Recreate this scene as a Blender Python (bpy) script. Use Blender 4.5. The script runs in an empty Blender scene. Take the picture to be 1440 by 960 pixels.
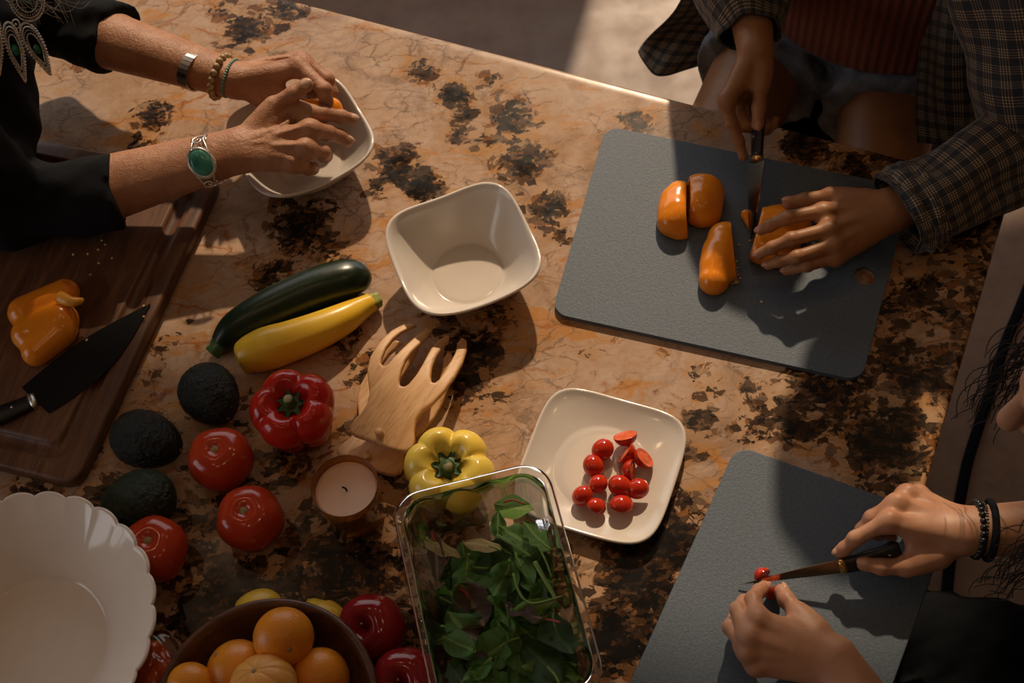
import bpy, bmesh, math, random
import numpy as np
from mathutils import Vector, Matrix

# ------------------------------------------------------------------ camera, world, light
SC = bpy.context.scene
COL = SC.collection
ZC = 0.92                      # height of the worktop
CAMH = 1.62                    # camera above the worktop
TILT, ROLL, FPX = math.radians(30.5), math.radians(9.0), 2000.0

def cam_axes():
    c, s = math.cos(ROLL), math.sin(ROLL)
    R = np.array([1.0, 0, 0])
    U = np.array([0, math.cos(TILT), math.sin(TILT)])
    F = np.array([0, math.sin(TILT), -math.cos(TILT)])
    return c*R - s*U, s*R + c*U, F
CX, CY, CF = cam_axes()
CAM = np.array([0.0, 0.0, ZC + CAMH])

def P(px, py, z=0.0):
    """world point at height z above the worktop seen at photo pixel (px, py)"""
    d = CF + CX*(px-720)/FPX - CY*(py-480)/FPX
    t = (ZC + z - CAM[2])/d[2]
    return CAM + d*t
def V(p): return Vector((float(p[0]), float(p[1]), float(p[2])))

cam_d = bpy.data.cameras.new('camera'); cam_d.sensor_width = 36.0; cam_d.lens = FPX/1440*36.0
cam_d.clip_start = 0.05
cam = bpy.data.objects.new('camera', cam_d); COL.objects.link(cam)
M = Matrix.Identity(4)
for i in range(3):
    M[i][0], M[i][1], M[i][2], M[i][3] = CX[i], CY[i], -CF[i], CAM[i]
cam.matrix_world = M
SC.camera = cam
cam_d.dof.use_dof = True
cam_d.dof.focus_distance = 1.78
cam_d.dof.aperture_fstop = 8

W = bpy.data.worlds.new('sky'); SC.world = W; W.use_nodes = True
bg = W.node_tree.nodes['Background']
bg.inputs[0].default_value = (0.96, 0.94, 0.93, 1); bg.inputs[1].default_value = 1.5

SUN_EL = math.radians(39)
a_, b_ = P(865, 600), P(850, 740)
hd = (b_-a_)[:2]; hd = hd/np.linalg.norm(hd)                     # the way the sunlight travels over the worktop
sun_dir = np.array([hd[0]*math.cos(SUN_EL), hd[1]*math.cos(SUN_EL), -math.sin(SUN_EL)])
sd = bpy.data.lights.new('sun', 'SUN'); sd.energy = 3.0; sd.color = (1.0, 0.76, 0.51); sd.angle = math.radians(1.4)
sun = bpy.data.objects.new('sun', sd); COL.objects.link(sun)
sun.rotation_euler = V(sun_dir).to_track_quat('-Z', 'Y').to_euler(); sun.location = (0, 3, 3)

def area(name, loc, aim, sx, sy, power, color):
    l = bpy.data.lights.new(name, 'AREA'); l.shape = 'RECTANGLE'; l.size = sx; l.size_y = sy
    l.energy = power; l.color = color
    o = bpy.data.objects.new(name, l); COL.objects.link(o); o.location = loc
    o.rotation_euler = (Vector(aim)-Vector(loc)).to_track_quat('-Z', 'Y').to_euler()
    return o
# daylight of the two windows
area('window_daylight_left', (-3.05, 0.3, 2.0), (0.0, 0.6, 0.9), 1.6, 1.5, 2, (0.70, 0.80, 1.0))

SC.view_settings.view_transform = 'Standard'; SC.view_settings.look = 'None'
SC.view_settings.gamma = 1.0; SC.view_settings.use_curve_mapping = False
SC.view_settings.exposure = 0.0
random.seed(7); RNG = np.random.default_rng(7)
# ------------------------------------------------------------------ objects
def tag(o, label=None, cat=None, group=None, kind=None):
    if label: o['label'] = label
    if cat: o['category'] = cat
    if group: o['group'] = group
    if kind: o['kind'] = kind
    return o
def thing(name, label, cat, loc, group=None):
    o = bpy.data.objects.new(name, None); COL.objects.link(o)
    o.empty_display_size = 0.02
    o.location = V(loc)
    return tag(o, label, cat, group)
def mesh(name, v, f, mat, smooth=True, uv=None):
    me = bpy.data.meshes.new(name)
    v = np.asarray(v, dtype=np.float32).reshape(-1, 3)
    if isinstance(f, np.ndarray):
        n = f.shape[1]
        me.vertices.add(len(v)); me.vertices.foreach_set('co', v.ravel())
        me.loops.add(f.size); me.loops.foreach_set('vertex_index', f.astype(np.int32).ravel())
        me.polygons.add(len(f))
        me.polygons.foreach_set('loop_start', np.arange(0, f.size, n, dtype=np.int32))
        me.update(calc_edges=True)
    else:
        me.from_pydata(v.tolist(), [], f)
    me.validate()
    if uv is not None:
        ul = me.uv_layers.new(name='UVMap')
        vi = np.zeros(len(me.loops), dtype=np.int32); me.loops.foreach_get('vertex_index', vi)
        if len(uv) == len(v):
            ul.data.foreach_set('uv', np.asarray(uv, dtype=np.float32)[vi].ravel())
    if smooth: me.polygons.foreach_set('use_smooth', np.ones(len(me.polygons), dtype=bool))
    for m in (mat if isinstance(mat, (list, tuple)) else [mat]):
        if m: me.materials.append(m)
    return me
def mk(name, v, f, mat, parent=None, org=None, smooth=True, uv=None):
    """one mesh object; v in world coordinates, stored about its parent's (or its own) origin"""
    o_ = np.array(parent.location) if parent is not None and parent.type == 'EMPTY' else None
    if parent is not None and parent.type != 'EMPTY':
        o_ = np.array(parent.get('_o', (0, 0, 0)))
    if o_ is None: o_ = np.array(org if org is not None else (0, 0, 0), float)
    v = np.asarray(v, float).reshape(-1, 3) - o_
    ob = bpy.data.objects.new(name, mesh(name, v, f, mat, smooth, uv)); COL.objects.link(ob)
    if parent is not None: ob.parent = parent
    else: ob.location = V(o_)
    ORG[ob.name] = o_
    return ob
ORG = {}
def sub(name, v, f, mat, part, smooth=True, uv=None):
    """a sub-part under a mesh part; v in world coordinates"""
    o_ = np.array(ORG[part.name], float)
    ob = bpy.data.objects.new(name, mesh(name, np.asarray(v, float).reshape(-1, 3)-o_, f, mat, smooth, uv))
    COL.objects.link(ob); ob.parent = part; ORG[ob.name] = o_
    return ob
def copy_tree(o, parent=None):
    c = o.copy(); COL.objects.link(c)
    if parent is not None: c.parent = parent
    for ch in list(o.children): copy_tree(ch, c)
    return c
def sharp(ob, ang=35):
    me = ob.data
    bm = bmesh.new(); bm.from_mesh(me)
    for e in bm.edges:
        if len(e.link_faces) == 2 and e.calc_face_angle(0) > math.radians(ang): e.smooth = False
    bm.to_mesh(me); bm.free()
    return ob
def solidify(ob, t, off=-1):
    m = ob.modifiers.new('solid', 'SOLIDIFY'); m.thickness = t; m.offset = off; return ob
def subsurf(ob, n=1):
    m = ob.modifiers.new('sub', 'SUBSURF'); m.levels = n; m.render_levels = n; return ob
def bevel(ob, w, seg=3):
    m = ob.modifiers.new('bevel', 'BEVEL'); m.width = w; m.segments = seg; m.limit_method = 'ANGLE'
    m.angle_limit = math.radians(40); return ob

# ------------------------------------------------------------------ shapes
def norm(a): a = np.asarray(a, float); return a/(np.linalg.norm(a)+1e-12)
def frame(d, hint=(0, 0, 1)):
    d = norm(d); h = np.asarray(hint, float)
    n = h - d*(h@d)
    if np.linalg.norm(n) < 1e-4:
        h = np.array([1.0, 0, 0]); n = h - d*(h@d)
    n = norm(n); u = np.cross(n, d)
    return d, u, n            # along, sideways, up
def grid_faces(nu, nv, wrap_u=True, flip=False):
    """vertex index = j*nu + i"""
    i = np.arange(nu if wrap_u else nu-1); j = np.arange(nv-1)
    I, J = np.meshgrid(i, j); I = I.ravel(); J = J.ravel(); I2 = (I+1) % nu
    f = np.stack([J*nu+I, J*nu+I2, (J+1)*nu+I2, (J+1)*nu+I], 1)
    return f[:, ::-1].copy() if flip else f
def lathe(prof, n=48):
    """prof: list of (r, z) -> verts about z axis"""
    a = np.linspace(0, 2*math.pi, n, endpoint=False)
    v = [np.stack([r*np.cos(a), r*np.sin(a), np.full(n, z)], 1) for r, z in prof]
    return np.concatenate(v), grid_faces(n, len(prof))
def resample(pts, n):
    pts = np.asarray(pts, float)
    s = np.concatenate([[0], np.cumsum(np.linalg.norm(np.diff(pts, axis=0), axis=1))])
    t = np.linspace(0, s[-1], n)
    return np.stack([np.interp(t, s, pts[:, k]) for k in range(pts.shape[1])], 1)
def spline(pts, n):
    """Catmull-Rom through the rows of pts"""
    p = np.asarray(pts, float); p = np.concatenate([[2*p[0]-p[1]], p, [2*p[-1]-p[-2]]])
    m = len(p)-3; out = []
    for t in np.linspace(0, m-1e-9, n):
        k = int(t); u = t-k; a, b, c, d = p[k:k+4]
        out.append(0.5*(2*b+(c-a)*u+(2*a-5*b+4*c-d)*u*u+(3*b-a-3*c+d)*u**3))
    return np.array(out)
def tube(path, rad, n=10, caps=True, hint=(0, 0, 1), ell=None):
    path = np.asarray(path, float); m = len(path)
    rad = np.broadcast_to(np.asarray(rad, float), (m,))
    a = np.linspace(0, 2*math.pi, n, endpoint=False)
    T = np.gradient(path, axis=0); out = []; up = np.asarray(hint, float)
    for i in range(m):
        d, u, w = frame(T[i], up); up = w
        e = 1.0 if ell is None else ell
        out.append(path[i] + rad[i]*(np.cos(a)[:, None]*u + np.sin(a)[:, None]*w*e))
    v = np.concatenate(out); f = grid_faces(n, m).tolist()
    if caps:
        v = np.concatenate([v, [path[0]], [path[-1]]]); c0, c1 = len(v)-2, len(v)-1
        for i in range(n):
            f.append([c0, (i+1) % n, i]); f.append([c1, (m-1)*n+i, (m-1)*n+(i+1) % n])
    return v, f
def joinm(parts):
    V_, F_ = [], []; o = 0
    for v, f in parts:
        v = np.asarray(v, float).reshape(-1, 3)
        V_.append(v); F_ += [[int(i)+o for i in q] for q in (f.tolist() if isinstance(f, np.ndarray) else f)]
        o += len(v)
    return np.concatenate(V_), F_
def uvsphere(c, r, nu=16, nv=10, axes=None):
    r = np.broadcast_to(np.asarray(r, float), (3,))
    t = np.linspace(0, math.pi, nv); a = np.linspace(0, 2*math.pi, nu, endpoint=False)
    v = np.stack([np.outer(np.sin(t), np.cos(a)), np.outer(np.sin(t), np.sin(a)), np.outer(np.cos(t), np.ones(nu))], 2).reshape(-1, 3)*r
    if axes is not None: v = v @ np.asarray(axes)
    return v+np.asarray(c, float), grid_faces(nu, nv, flip=True)
def box(c, s, ax=None):
    c = np.asarray(c, float); s = np.asarray(s, float)/2
    v = np.array([[x, y, z] for x in (-1, 1) for y in (-1, 1) for z in (-1, 1)], float)*s
    if ax is not None: v = v @ np.asarray(ax)
    f = [[0, 1, 3, 2], [4, 6, 7, 5], [0, 4, 5, 1], [2, 3, 7, 6], [0, 2, 6, 4], [1, 5, 7, 3]]
    return v+c, f
def prism(poly, z0, z1):
    """poly: (n,2) counter-clockwise world outline"""
    p = np.asarray(poly, float); n = len(p)
    if np.sum(p[:, 0]*np.roll(p[:, 1], -1)-np.roll(p[:, 0], -1)*p[:, 1]) < 0: p = p[::-1]
    v = np.concatenate([np.c_[p, np.full(n, z0)], np.c_[p, np.full(n, z1)]])
    f = [list(range(n))[::-1], list(range(n, 2*n))] + [[i, (i+1) % n, n+(i+1) % n, n+i] for i in range(n)]
    return v, f
def round_poly(corners, r, seg=8):
    """corners: list of 2-D points; rounded outline"""
    c = np.asarray(corners, float); n = len(c); out = []
    r = np.broadcast_to(np.asarray(r, float), (n,))
    for i in range(n):
        p, a, b = c[i], norm(c[i-1]-c[i]), norm(c[(i+1) % n]-c[i])
        half = math.acos(np.clip(a@b, -1, 1))/2
        d = r[i]/math.tan(half); s, e = p+a*d, p+b*d
        o = p+norm(a+b)*(r[i]/math.sin(half))
        for t in np.linspace(0, 1, seg):
            q = (1-t)*(s-o)+t*(e-o); out.append(o+norm(q)*r[i])
    return np.array(out)

# ------------------------------------------------------------------ implicit surfaces
class Field:
    def __init__(s, lo, hi, h):
        s.lo = np.asarray(lo, float); s.h = h
        s.n = np.maximum(4, np.ceil((np.asarray(hi, float)-s.lo)/h).astype(int)+1)
        s.ax = [(s.lo[k]+h*np.arange(s.n[k])).astype(np.float32) for k in range(3)]
        s.F = np.full(s.n, 0.5, dtype=np.float32)
    def sub(s, lo, hi):
        a = np.clip(np.floor((lo-s.lo)/s.h).astype(int), 0, s.n); b = np.clip(np.ceil((hi-s.lo)/s.h).astype(int)+1, 0, s.n)
        if np.any(b <= a): return None
        sl = tuple(slice(a[k], b[k]) for k in range(3))
        return sl, s.ax[0][sl[0]][:, None, None], s.ax[1][sl[1]][None, :, None], s.ax[2][sl[2]][None, None, :]
    def put(s, sl, d, k):
        A = s.F[sl]
        if k > 0:
            hh = np.maximum(k-np.abs(A-d), 0)/k
            s.F[sl] = np.minimum(A, d)-hh*hh*k*0.25
        else: s.F[sl] = np.minimum(A, d)
    def cap(s, a, b, ra, rb, k=0.004, neg=False):
        a = np.asarray(a, float); b = np.asarray(b, float); m = max(ra, rb)+max(k, 0)+4*s.h
        q = s.sub(np.minimum(a, b)-m, np.maximum(a, b)+m)
        if q is None: return
        sl, X, Y, Z = q; d = (b-a); L = max(d@d, 1e-12)
        x, y, z = X-np.float32(a[0]), Y-np.float32(a[1]), Z-np.float32(a[2])
        t = np.clip((x*np.float32(d[0])+y*np.float32(d[1])+z*np.float32(d[2]))/np.float32(L), 0, 1)
        r = np.sqrt((x-t*np.float32(d[0]))**2+(y-t*np.float32(d[1]))**2+(z-t*np.float32(d[2]))**2)-(np.float32(ra)+t*np.float32(rb-ra))
        if neg:
            A = s.F[sl]; hh = np.maximum(k-np.abs(A+r), 0)/max(k, 1e-6)
            s.F[sl] = np.maximum(A, -r)+hh*hh*k*0.25
        else: s.put(sl, r, k)
    def ell(s, c, r, ax=None, k=0.004):
        c = np.asarray(c, float); r = np.broadcast_to(np.asarray(r, float), (3,)); m = r.max()+max(k, 0)+4*s.h
        q = s.sub(c-m, c+m)
        if q is None: return
        sl, X, Y, Z = q
        A = np.eye(3) if ax is None else np.asarray(ax, float)
        x, y, z = X-np.float32(c[0]), Y-np.float32(c[1]), Z-np.float32(c[2])
        k0 = 0; k1 = 0
        for i in range(3):
            w = x*np.float32(A[i][0])+y*np.float32(A[i][1])+z*np.float32(A[i][2])
            k0 = k0+(w/np.float32(r[i]))**2; k1 = k1+(w/np.float32(r[i]**2))**2
        k0 = np.sqrt(k0); k1 = np.sqrt(k1)+1e-9
        s.put(sl, (k0*(k0-1)/k1).astype(np.float32), k)
    def plane(s, p, n, k=0.0):
        """keep the side n points away from"""
        n = norm(n); X, Y, Z = s.ax[0][:, None, None], s.ax[1][None, :, None], s.ax[2][None, None, :]
        d = ((X-p[0])*n[0]+(Y-p[1])*n[1]+(Z-p[2])*n[2]).astype(np.float32)
        if k > 0:
            hh = np.maximum(k-np.abs(s.F-d), 0)/k
            s.F = np.maximum(s.F, d)+hh*hh*k*0.25
        else: s.F = np.maximum(s.F, d)
    def mesh(s, smooth=1):
        return nets(s.F, s.lo, s.h, smooth)
def nets(F, lo, h, smooth=1):
    F = F.copy()
    for k in range(3):                                   # close at the border of the box
        ix = [slice(None)]*3; ix[k] = 0; F[tuple(ix)] = np.maximum(F[tuple(ix)], 1e-4)
        ix[k] = -1; F[tuple(ix)] = np.maximum(F[tuple(ix)], 1e-4)
    S = (F < 0); nx, ny, nz = F.shape
    c = np.zeros((nx-1, ny-1, nz-1), np.int8)
    offs = [(a, b, d) for a in (0, 1) for b in (0, 1) for d in (0, 1)]
    for a, b, d in offs: c += S[a:nx-1+a, b:ny-1+b, d:nz-1+d]
    cells = np.argwhere((c > 0) & (c < 8))
    idx = np.full(c.shape, -1, np.int32); idx[tuple(cells.T)] = np.arange(len(cells))
    val = {o: F[cells[:, 0]+o[0], cells[:, 1]+o[1], cells[:, 2]+o[2]] for o in offs}
    acc = np.zeros((len(cells), 3)); cnt = np.zeros(len(cells))
    for o in offs:
        for k in range(3):
            if o[k] == 0:
                p = list(o); p[k] = 1; p = tuple(p)
                fa, fb = val[o], val[p]; m = (fa < 0) != (fb < 0)
                t = np.where(m, fa/np.where(m, fa-fb, 1), 0)
                for q in range(3):
                    acc[:, q] += np.where(m, o[q]+(t if q == k else 0), 0)
                cnt += m
    v = np.asarray(lo)+h*(cells+acc/cnt[:, None])
    faces = []
    for k in range(3):
        k1, k2 = (k+1) % 3, (k+2) % 3
        a = [slice(None)]*3; b = [slice(None)]*3; a[k] = slice(0, -1); b[k] = slice(1, None)
        e = np.argwhere(S[tuple(a)] != S[tuple(b)])
        e = e[(e[:, k1] > 0) & (e[:, k2] > 0) & (e[:, k1] < F.shape[k1]-1) & (e[:, k2] < F.shape[k2]-1)]
        ins = S[tuple(e.T)]
        def at(d1, d2):
            w = e.copy(); w[:, k1] += d1; w[:, k2] += d2; return idx[tuple(w.T)]
        q = np.stack([at(-1, -1), at(0, -1), at(0, 0), at(-1, 0)], 1)
        q[~ins] = q[~ins][:, ::-1]
        faces.append(q)
    f = np.concatenate(faces)
    if smooth:
        for _ in range(smooth):
            s_ = np.zeros_like(v); n_ = np.zeros(len(v))
            for i in range(4):
                a, b = f[:, i], f[:, (i+1) % 4]
                for q in range(3):
                    s_[:, q] += np.bincount(a, v[b, q], len(v))+np.bincount(b, v[a, q], len(v))
                n_ += np.bincount(a, minlength=len(v))+np.bincount(b, minlength=len(v))
            v = 0.5*v+0.5*s_/np.maximum(n_, 1)[:, None]
    return v, f
def poly_sdf(X, Y, poly):
    """signed distance to a polygon on 2-D arrays"""
    p = np.asarray(poly, float); d = np.full(X.shape, 1e9); ins = np.zeros(X.shape, bool)
    for i in range(len(p)):
        a, b = p[i-1], p[i]; e = b-a
        wx, wy = X-a[0], Y-a[1]; t = np.clip((wx*e[0]+wy*e[1])/max(e@e, 1e-14), 0, 1)
        d = np.minimum(d, (wx-t*e[0])**2+(wy-t*e[1])**2)
        cnd = ((a[1] > Y) != (b[1] > Y)) & (X < (b[0]-a[0])*(Y-a[1])/(b[1]-a[1]+1e-14)+a[0])
        ins ^= cnd
    d = np.sqrt(d); return np.where(ins, -d, d)
# ------------------------------------------------------------------ materials
class NT:
    def __init__(s, name):
        s.m = bpy.data.materials.new(name); s.m.use_nodes = True
        s.t = s.m.node_tree; s.b = s.t.nodes['Principled BSDF']; s.out = s.t.nodes['Material Output']
        s._co = None
    def n(s, typ, ins=None, **kw):
        x = s.t.nodes.new(typ)
        for k, v in kw.items(): setattr(x, k, v)
        for k, v in (ins or {}).items(): s.set(x.inputs[k], v)
        return x
    def set(s, sock, v):
        if isinstance(v, bpy.types.NodeSocket): s.t.links.new(v, sock)
        elif isinstance(v, (tuple, list)) and len(v) == 3 and sock.type == 'RGBA': sock.default_value = (*v, 1)
        else: sock.default_value = v
    @property
    def co(s):
        if s._co is None: s._co = s.n('ShaderNodeTexCoord').outputs['Object']
        return s._co
    def noise(s, scale, detail=4, rough=0.55, dist=0.0, vec=None, out='Fac'):
        return s.n('ShaderNodeTexNoise', {'Vector': vec or s.co, 'Scale': scale, 'Detail': detail, 'Roughness': rough, 'Distortion': dist}).outputs[out]
    def vor(s, scale, vec=None, feature='DISTANCE_TO_EDGE', out='Distance', rnd=1.0):
        return s.n('ShaderNodeTexVoronoi', {'Vector': vec or s.co, 'Scale': scale, 'Randomness': rnd}, feature=feature).outputs[out]
    def ramp(s, fac, stops, mode='LINEAR'):
        r = s.n('ShaderNodeValToRGB', {'Fac': fac}); cr = r.color_ramp; cr.interpolation = mode
        while len(cr.elements) < len(stops): cr.elements.new(0.5)
        for e, (p, c) in zip(cr.elements, stops):
            e.position = p; e.color = (*c, 1) if isinstance(c, (tuple, list)) else (c, c, c, 1)
        return r.outputs['Color']
    def mix(s, fac, a, b, mode='MIX'):
        x = s.n('ShaderNodeMix', data_type='RGBA', blend_type=mode)
        s.set(x.inputs[0], fac); s.set(x.inputs[6], a); s.set(x.inputs[7], b); return x.outputs[2]
    def math(s, op, a, b=0.5, clamp=False):
        x = s.n('ShaderNodeMath', operation=op, use_clamp=clamp); s.set(x.inputs[0], a); s.set(x.inputs[1], b); return x.outputs[0]
    def step(s, v, lo, hi, a=0.0, b=1.0):
        x = s.n('ShaderNodeMapRange', {'Value': v, 'From Min': lo, 'From Max': hi, 'To Min': a, 'To Max': b}, interpolation_type='SMOOTHSTEP'); return x.outputs[0]
    def map(s, scale=(1, 1, 1), rot=(0, 0, 0), vec=None):
        return s.n('ShaderNodeMapping', {'Vector': vec or s.co, 'Scale': scale, 'Rotation': rot}).outputs[0]
    def bump(s, h, strength=0.3, dist=0.001, prev=None):
        x = s.n('ShaderNodeBump', {'Height': h, 'Strength': strength, 'Distance': dist})
        if prev: s.set(x.inputs['Normal'], prev)
        s.set(s.b.inputs['Normal'], x.outputs[0]); return x.outputs[0]
    def p(s, **kw):
        names = dict(color='Base Color', rough='Roughness', metal='Metallic', spec='Specular IOR Level', trans='Transmission Weight', ior='IOR',
                     sss='Subsurface Weight', sssr='Subsurface Radius', ssss='Subsurface Scale', coat='Coat Weight', coatr='Coat Roughness', sheen='Sheen Weight', alpha='Alpha',
                     em='Emission Color', ems='Emission Strength')
        for k, v in kw.items(): s.set(s.b.inputs[names[k]], v)
        return s

def plain(name, color, rough=0.5, metal=0.0, var=0.12, scale=30.0, bump=0.0, bscale=200.0, **kw):
    t = NT(name)
    dark = tuple(c*(1-var) for c in color); lite = tuple(min(1, c*(1+var)) for c in color)
    t.p(color=t.ramp(t.noise(scale), [(0.3, dark), (0.7, lite)]), rough=rough, metal=metal, **kw)
    if bump: t.bump(t.noise(bscale, 3), bump, 0.001)
    return t.m

def m_granite():
    t = NT('granite'); co = t.co
    def warped(scale, amt, detail=5.0):
        w = t.n('ShaderNodeTexNoise', {'Vector': co, 'Scale': scale, 'Detail': detail, 'Roughness': 0.6}).outputs['Color']
        w = t.n('ShaderNodeVectorMath', {0: w, 1: (0.5, 0.5, 0.5)}, operation='SUBTRACT').outputs[0]
        sc = t.n('ShaderNodeVectorMath', {0: w}, operation='SCALE'); sc.inputs['Scale'].default_value = amt
        return t.n('ShaderNodeVectorMath', {0: co, 1: sc.outputs[0]}, operation='ADD').outputs[0]
    mul = lambda a, b: t.math('MULTIPLY', a, b)
    wa, wb, wc = warped(3.0, 0.30), warped(9.0, 0.07), warped(30.0, 0.022)
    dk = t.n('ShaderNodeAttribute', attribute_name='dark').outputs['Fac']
    # pale ground: cream, rosy and honey patches with a fine grain
    base = t.ramp(t.noise(4.5, 8, 0.62, 0.8, wa), [(0.28, (0.34, 0.185, 0.095)), (0.40, (0.46, 0.295, 0.185)), (0.53, (0.50, 0.355, 0.265)), (0.64, (0.36, 0.245, 0.180)), (0.76, (0.45, 0.25, 0.115))])
    base = t.mix(t.step(t.noise(85, 6, 0.75, 0, wb), 0.42, 0.72, 0, 0.42), base, (0.30, 0.18, 0.10))
    base = t.mix(t.step(t.noise(26, 6, 0.7, 0.6, wb), 0.52, 0.70, 0, 0.5), base, (0.36, 0.225, 0.135))
    base = t.mix(t.step(t.noise(8.0, 9, 0.72, 1.0, wb), 0.50, 0.66, 0, 0.62), base, (0.19, 0.112, 0.068))
    # honey and rust stains, drawn out in feathery streaks and gathering round the dark clusters
    st = t.map((1.0, 2.4, 1.0), (0, 0, 0.62), wb)
    hon = t.math('ADD', t.noise(6.5, 9, 0.68, 1.4, st), mul(dk, 0.06))
    base = t.mix(t.step(hon, 0.52, 0.64, 0, 0.85), base, (0.47, 0.205, 0.048))
    rus = t.math('ADD', t.noise(10.5, 10, 0.74, 2.2, st), mul(dk, 0.07))
    base = t.mix(t.step(rus, 0.60, 0.68, 0, 0.85), base, (0.24, 0.070, 0.014))
    # hairlines in several directions, ragged
    def lines(scale, rot, wid, vec, m0, m1, ms, col, amt, base):
        e = t.vor(scale, t.map((1.0, 2.3, 1.0), (0, 0, rot), vec)); w = mul(t.noise(38, 4, 0.7), wid*2.0)
        l = t.n('ShaderNodeMapRange', {'Value': e, 'From Min': 0.0, 'From Max': w, 'To Min': 1.0, 'To Max': 0.0}).outputs[0]
        return t.mix(mul(mul(l, t.step(t.noise(ms, 4, 0.65, 0.5, co), m0, m1)), amt), base, col)
    base = lines(5.0, 0.95, 0.030, warped(5.0, 0.12), 0.50, 0.60, 6.0, (0.34, 0.105, 0.018), 0.9, base)
    base = lines(6.5, 0.45, 0.020, warped(6.0, 0.15, 8.0), 0.46, 0.58, 5.0, (0.10, 0.062, 0.042), 0.62, base)
    base = lines(12.0, 1.25, 0.022, warped(7.0, 0.10), 0.50, 0.62, 7.0, (0.19, 0.070, 0.022), 0.8, base)
    base = lines(19.0, -0.25, 0.040, wb, 0.47, 0.60, 8.0, (0.13, 0.085, 0.058), 0.7, base)
    # crystals: grains of brown, mauve grey, rust and black, each its own cell, where the slab stores its dark clusters and painted shade
    def cells(scale, rot, vec):
        c = t.vor(scale, t.map((1.0, 1.5, 1.0), (0, 0, rot), vec), 'F1', 'Color'); return t.n('ShaderNodeSeparateColor', {0: c}).outputs
    g1 = cells(62, 0.8, wc); g2 = cells(125, 0.3, wc)
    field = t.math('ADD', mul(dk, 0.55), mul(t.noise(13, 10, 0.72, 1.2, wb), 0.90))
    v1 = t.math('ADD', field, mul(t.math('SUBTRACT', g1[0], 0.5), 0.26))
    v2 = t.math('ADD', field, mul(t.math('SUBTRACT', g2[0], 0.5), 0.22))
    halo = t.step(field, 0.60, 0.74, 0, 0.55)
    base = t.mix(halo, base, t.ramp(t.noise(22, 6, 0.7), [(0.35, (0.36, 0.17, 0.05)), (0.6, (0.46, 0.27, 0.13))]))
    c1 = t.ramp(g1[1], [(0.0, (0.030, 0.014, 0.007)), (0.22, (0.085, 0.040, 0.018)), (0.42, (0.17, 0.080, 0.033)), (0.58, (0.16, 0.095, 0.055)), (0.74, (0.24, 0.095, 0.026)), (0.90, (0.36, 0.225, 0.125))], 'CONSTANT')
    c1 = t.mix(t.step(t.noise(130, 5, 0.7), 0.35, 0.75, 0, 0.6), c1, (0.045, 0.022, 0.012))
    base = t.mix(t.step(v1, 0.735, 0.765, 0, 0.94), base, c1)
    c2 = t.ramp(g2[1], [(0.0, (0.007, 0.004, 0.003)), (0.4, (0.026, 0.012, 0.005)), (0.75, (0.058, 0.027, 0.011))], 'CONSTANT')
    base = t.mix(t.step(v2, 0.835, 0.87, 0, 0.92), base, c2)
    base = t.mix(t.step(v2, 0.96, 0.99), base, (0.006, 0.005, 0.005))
    base = t.mix(t.step(t.noise(150, 2, 0.5), 0.75, 0.78, 0, 0.5), base, (0.55, 0.42, 0.30))
    t.p(color=base, spec=0.18); t.set(t.b.inputs['Roughness'], t.step(t.noise(30, 4), 0.3, 0.7, 0.2, 0.34))
    return t.m

def m_wood(name, c1, c2, c3, axis=(1, 0, 0), scale=1.0, rough=0.5, rot=0.0, bump=0.15):
    t = NT(name)
    v = t.map((3*scale, 28*scale, 28*scale), vec=t.map((1, 1, 1), (0, 0, rot)))
    g = t.noise(2.2, 6, 0.62, 1.2, v)
    b = t.noise(9.0, 3, 0.5, 0.4, v)
    col = t.ramp(g, [(0.28, c1), (0.5, c2), (0.72, c3)])
    col = t.mix(t.step(b, 0.52, 0.72, 0, 0.5), col, tuple(x*0.45 for x in c1))
    t.p(color=col, rough=rough)
    if bump: t.bump(b, bump, 0.0006)
    return t.m

def m_skin(name, lo, hi, pore=0.25, wrinkle=0.0):
    t = NT(name)
    col = t.ramp(t.noise(28, 5, 0.6, 0.3), [(0.3, lo), (0.7, hi)])
    col = t.mix(t.step(t.noise(140, 3, 0.6), 0.55, 0.75, 0, 0.30), col, tuple(x*0.72 for x in lo))
    t.p(color=col, rough=0.46, sss=0.12, sssr=(0.9, 0.35, 0.2), ssss=0.006, spec=0.4)
    n1 = t.bump(t.noise(900, 2, 0.6), pore*0.6, 0.0006)
    if wrinkle:
        n1 = t.bump(t.vor(330, t.map((1.0, 1.0, 1.0), vec=None)), wrinkle, 0.0009, n1)
        t.bump(t.noise(95, 4, 0.65, 1.5), wrinkle*0.9, 0.003, n1)
    return t.m

def m_plaid(name):
    t = NT(name)
    uv = t.n('ShaderNodeTexCoord').outputs['UV']
    s = t.n('ShaderNodeSeparateXYZ', {0: uv})
    def stripes(c, period, width, count, gap):
        x = t.math('FRACT', t.math('DIVIDE', c, period)); tot = None
        for i in range(count):
            d = t.math('ABSOLUTE', t.math('SUBTRACT', x, 0.28+gap*i)); q = t.step(d, width*0.55, width, 1, 0)
            tot = q if tot is None else t.math('MAXIMUM', tot, q)
        return tot
    per = 0.023
    a = stripes(s.outputs[0], per, 0.045, 4, 0.15); b = stripes(s.outputs[1], per, 0.045, 4, 0.15)
    both = t.math('MULTIPLY', a, b); one = t.math('MAXIMUM', a, b)
    tone = t.ramp(t.noise(14, 3), [(0.35, (0.30, 0.17, 0.07)), (0.65, (0.30, 0.25, 0.18))])
    col = t.mix(t.math('MULTIPLY', one, 0.36), (0.012, 0.016, 0.024), tone)
    col = t.mix(both, col, tuple((0.42, 0.31, 0.18)))
    t.p(color=col, rough=0.85, sheen=0.15)
    t.bump(t.noise(900, 2), 0.2, 0.0006)
    return t.m

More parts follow.
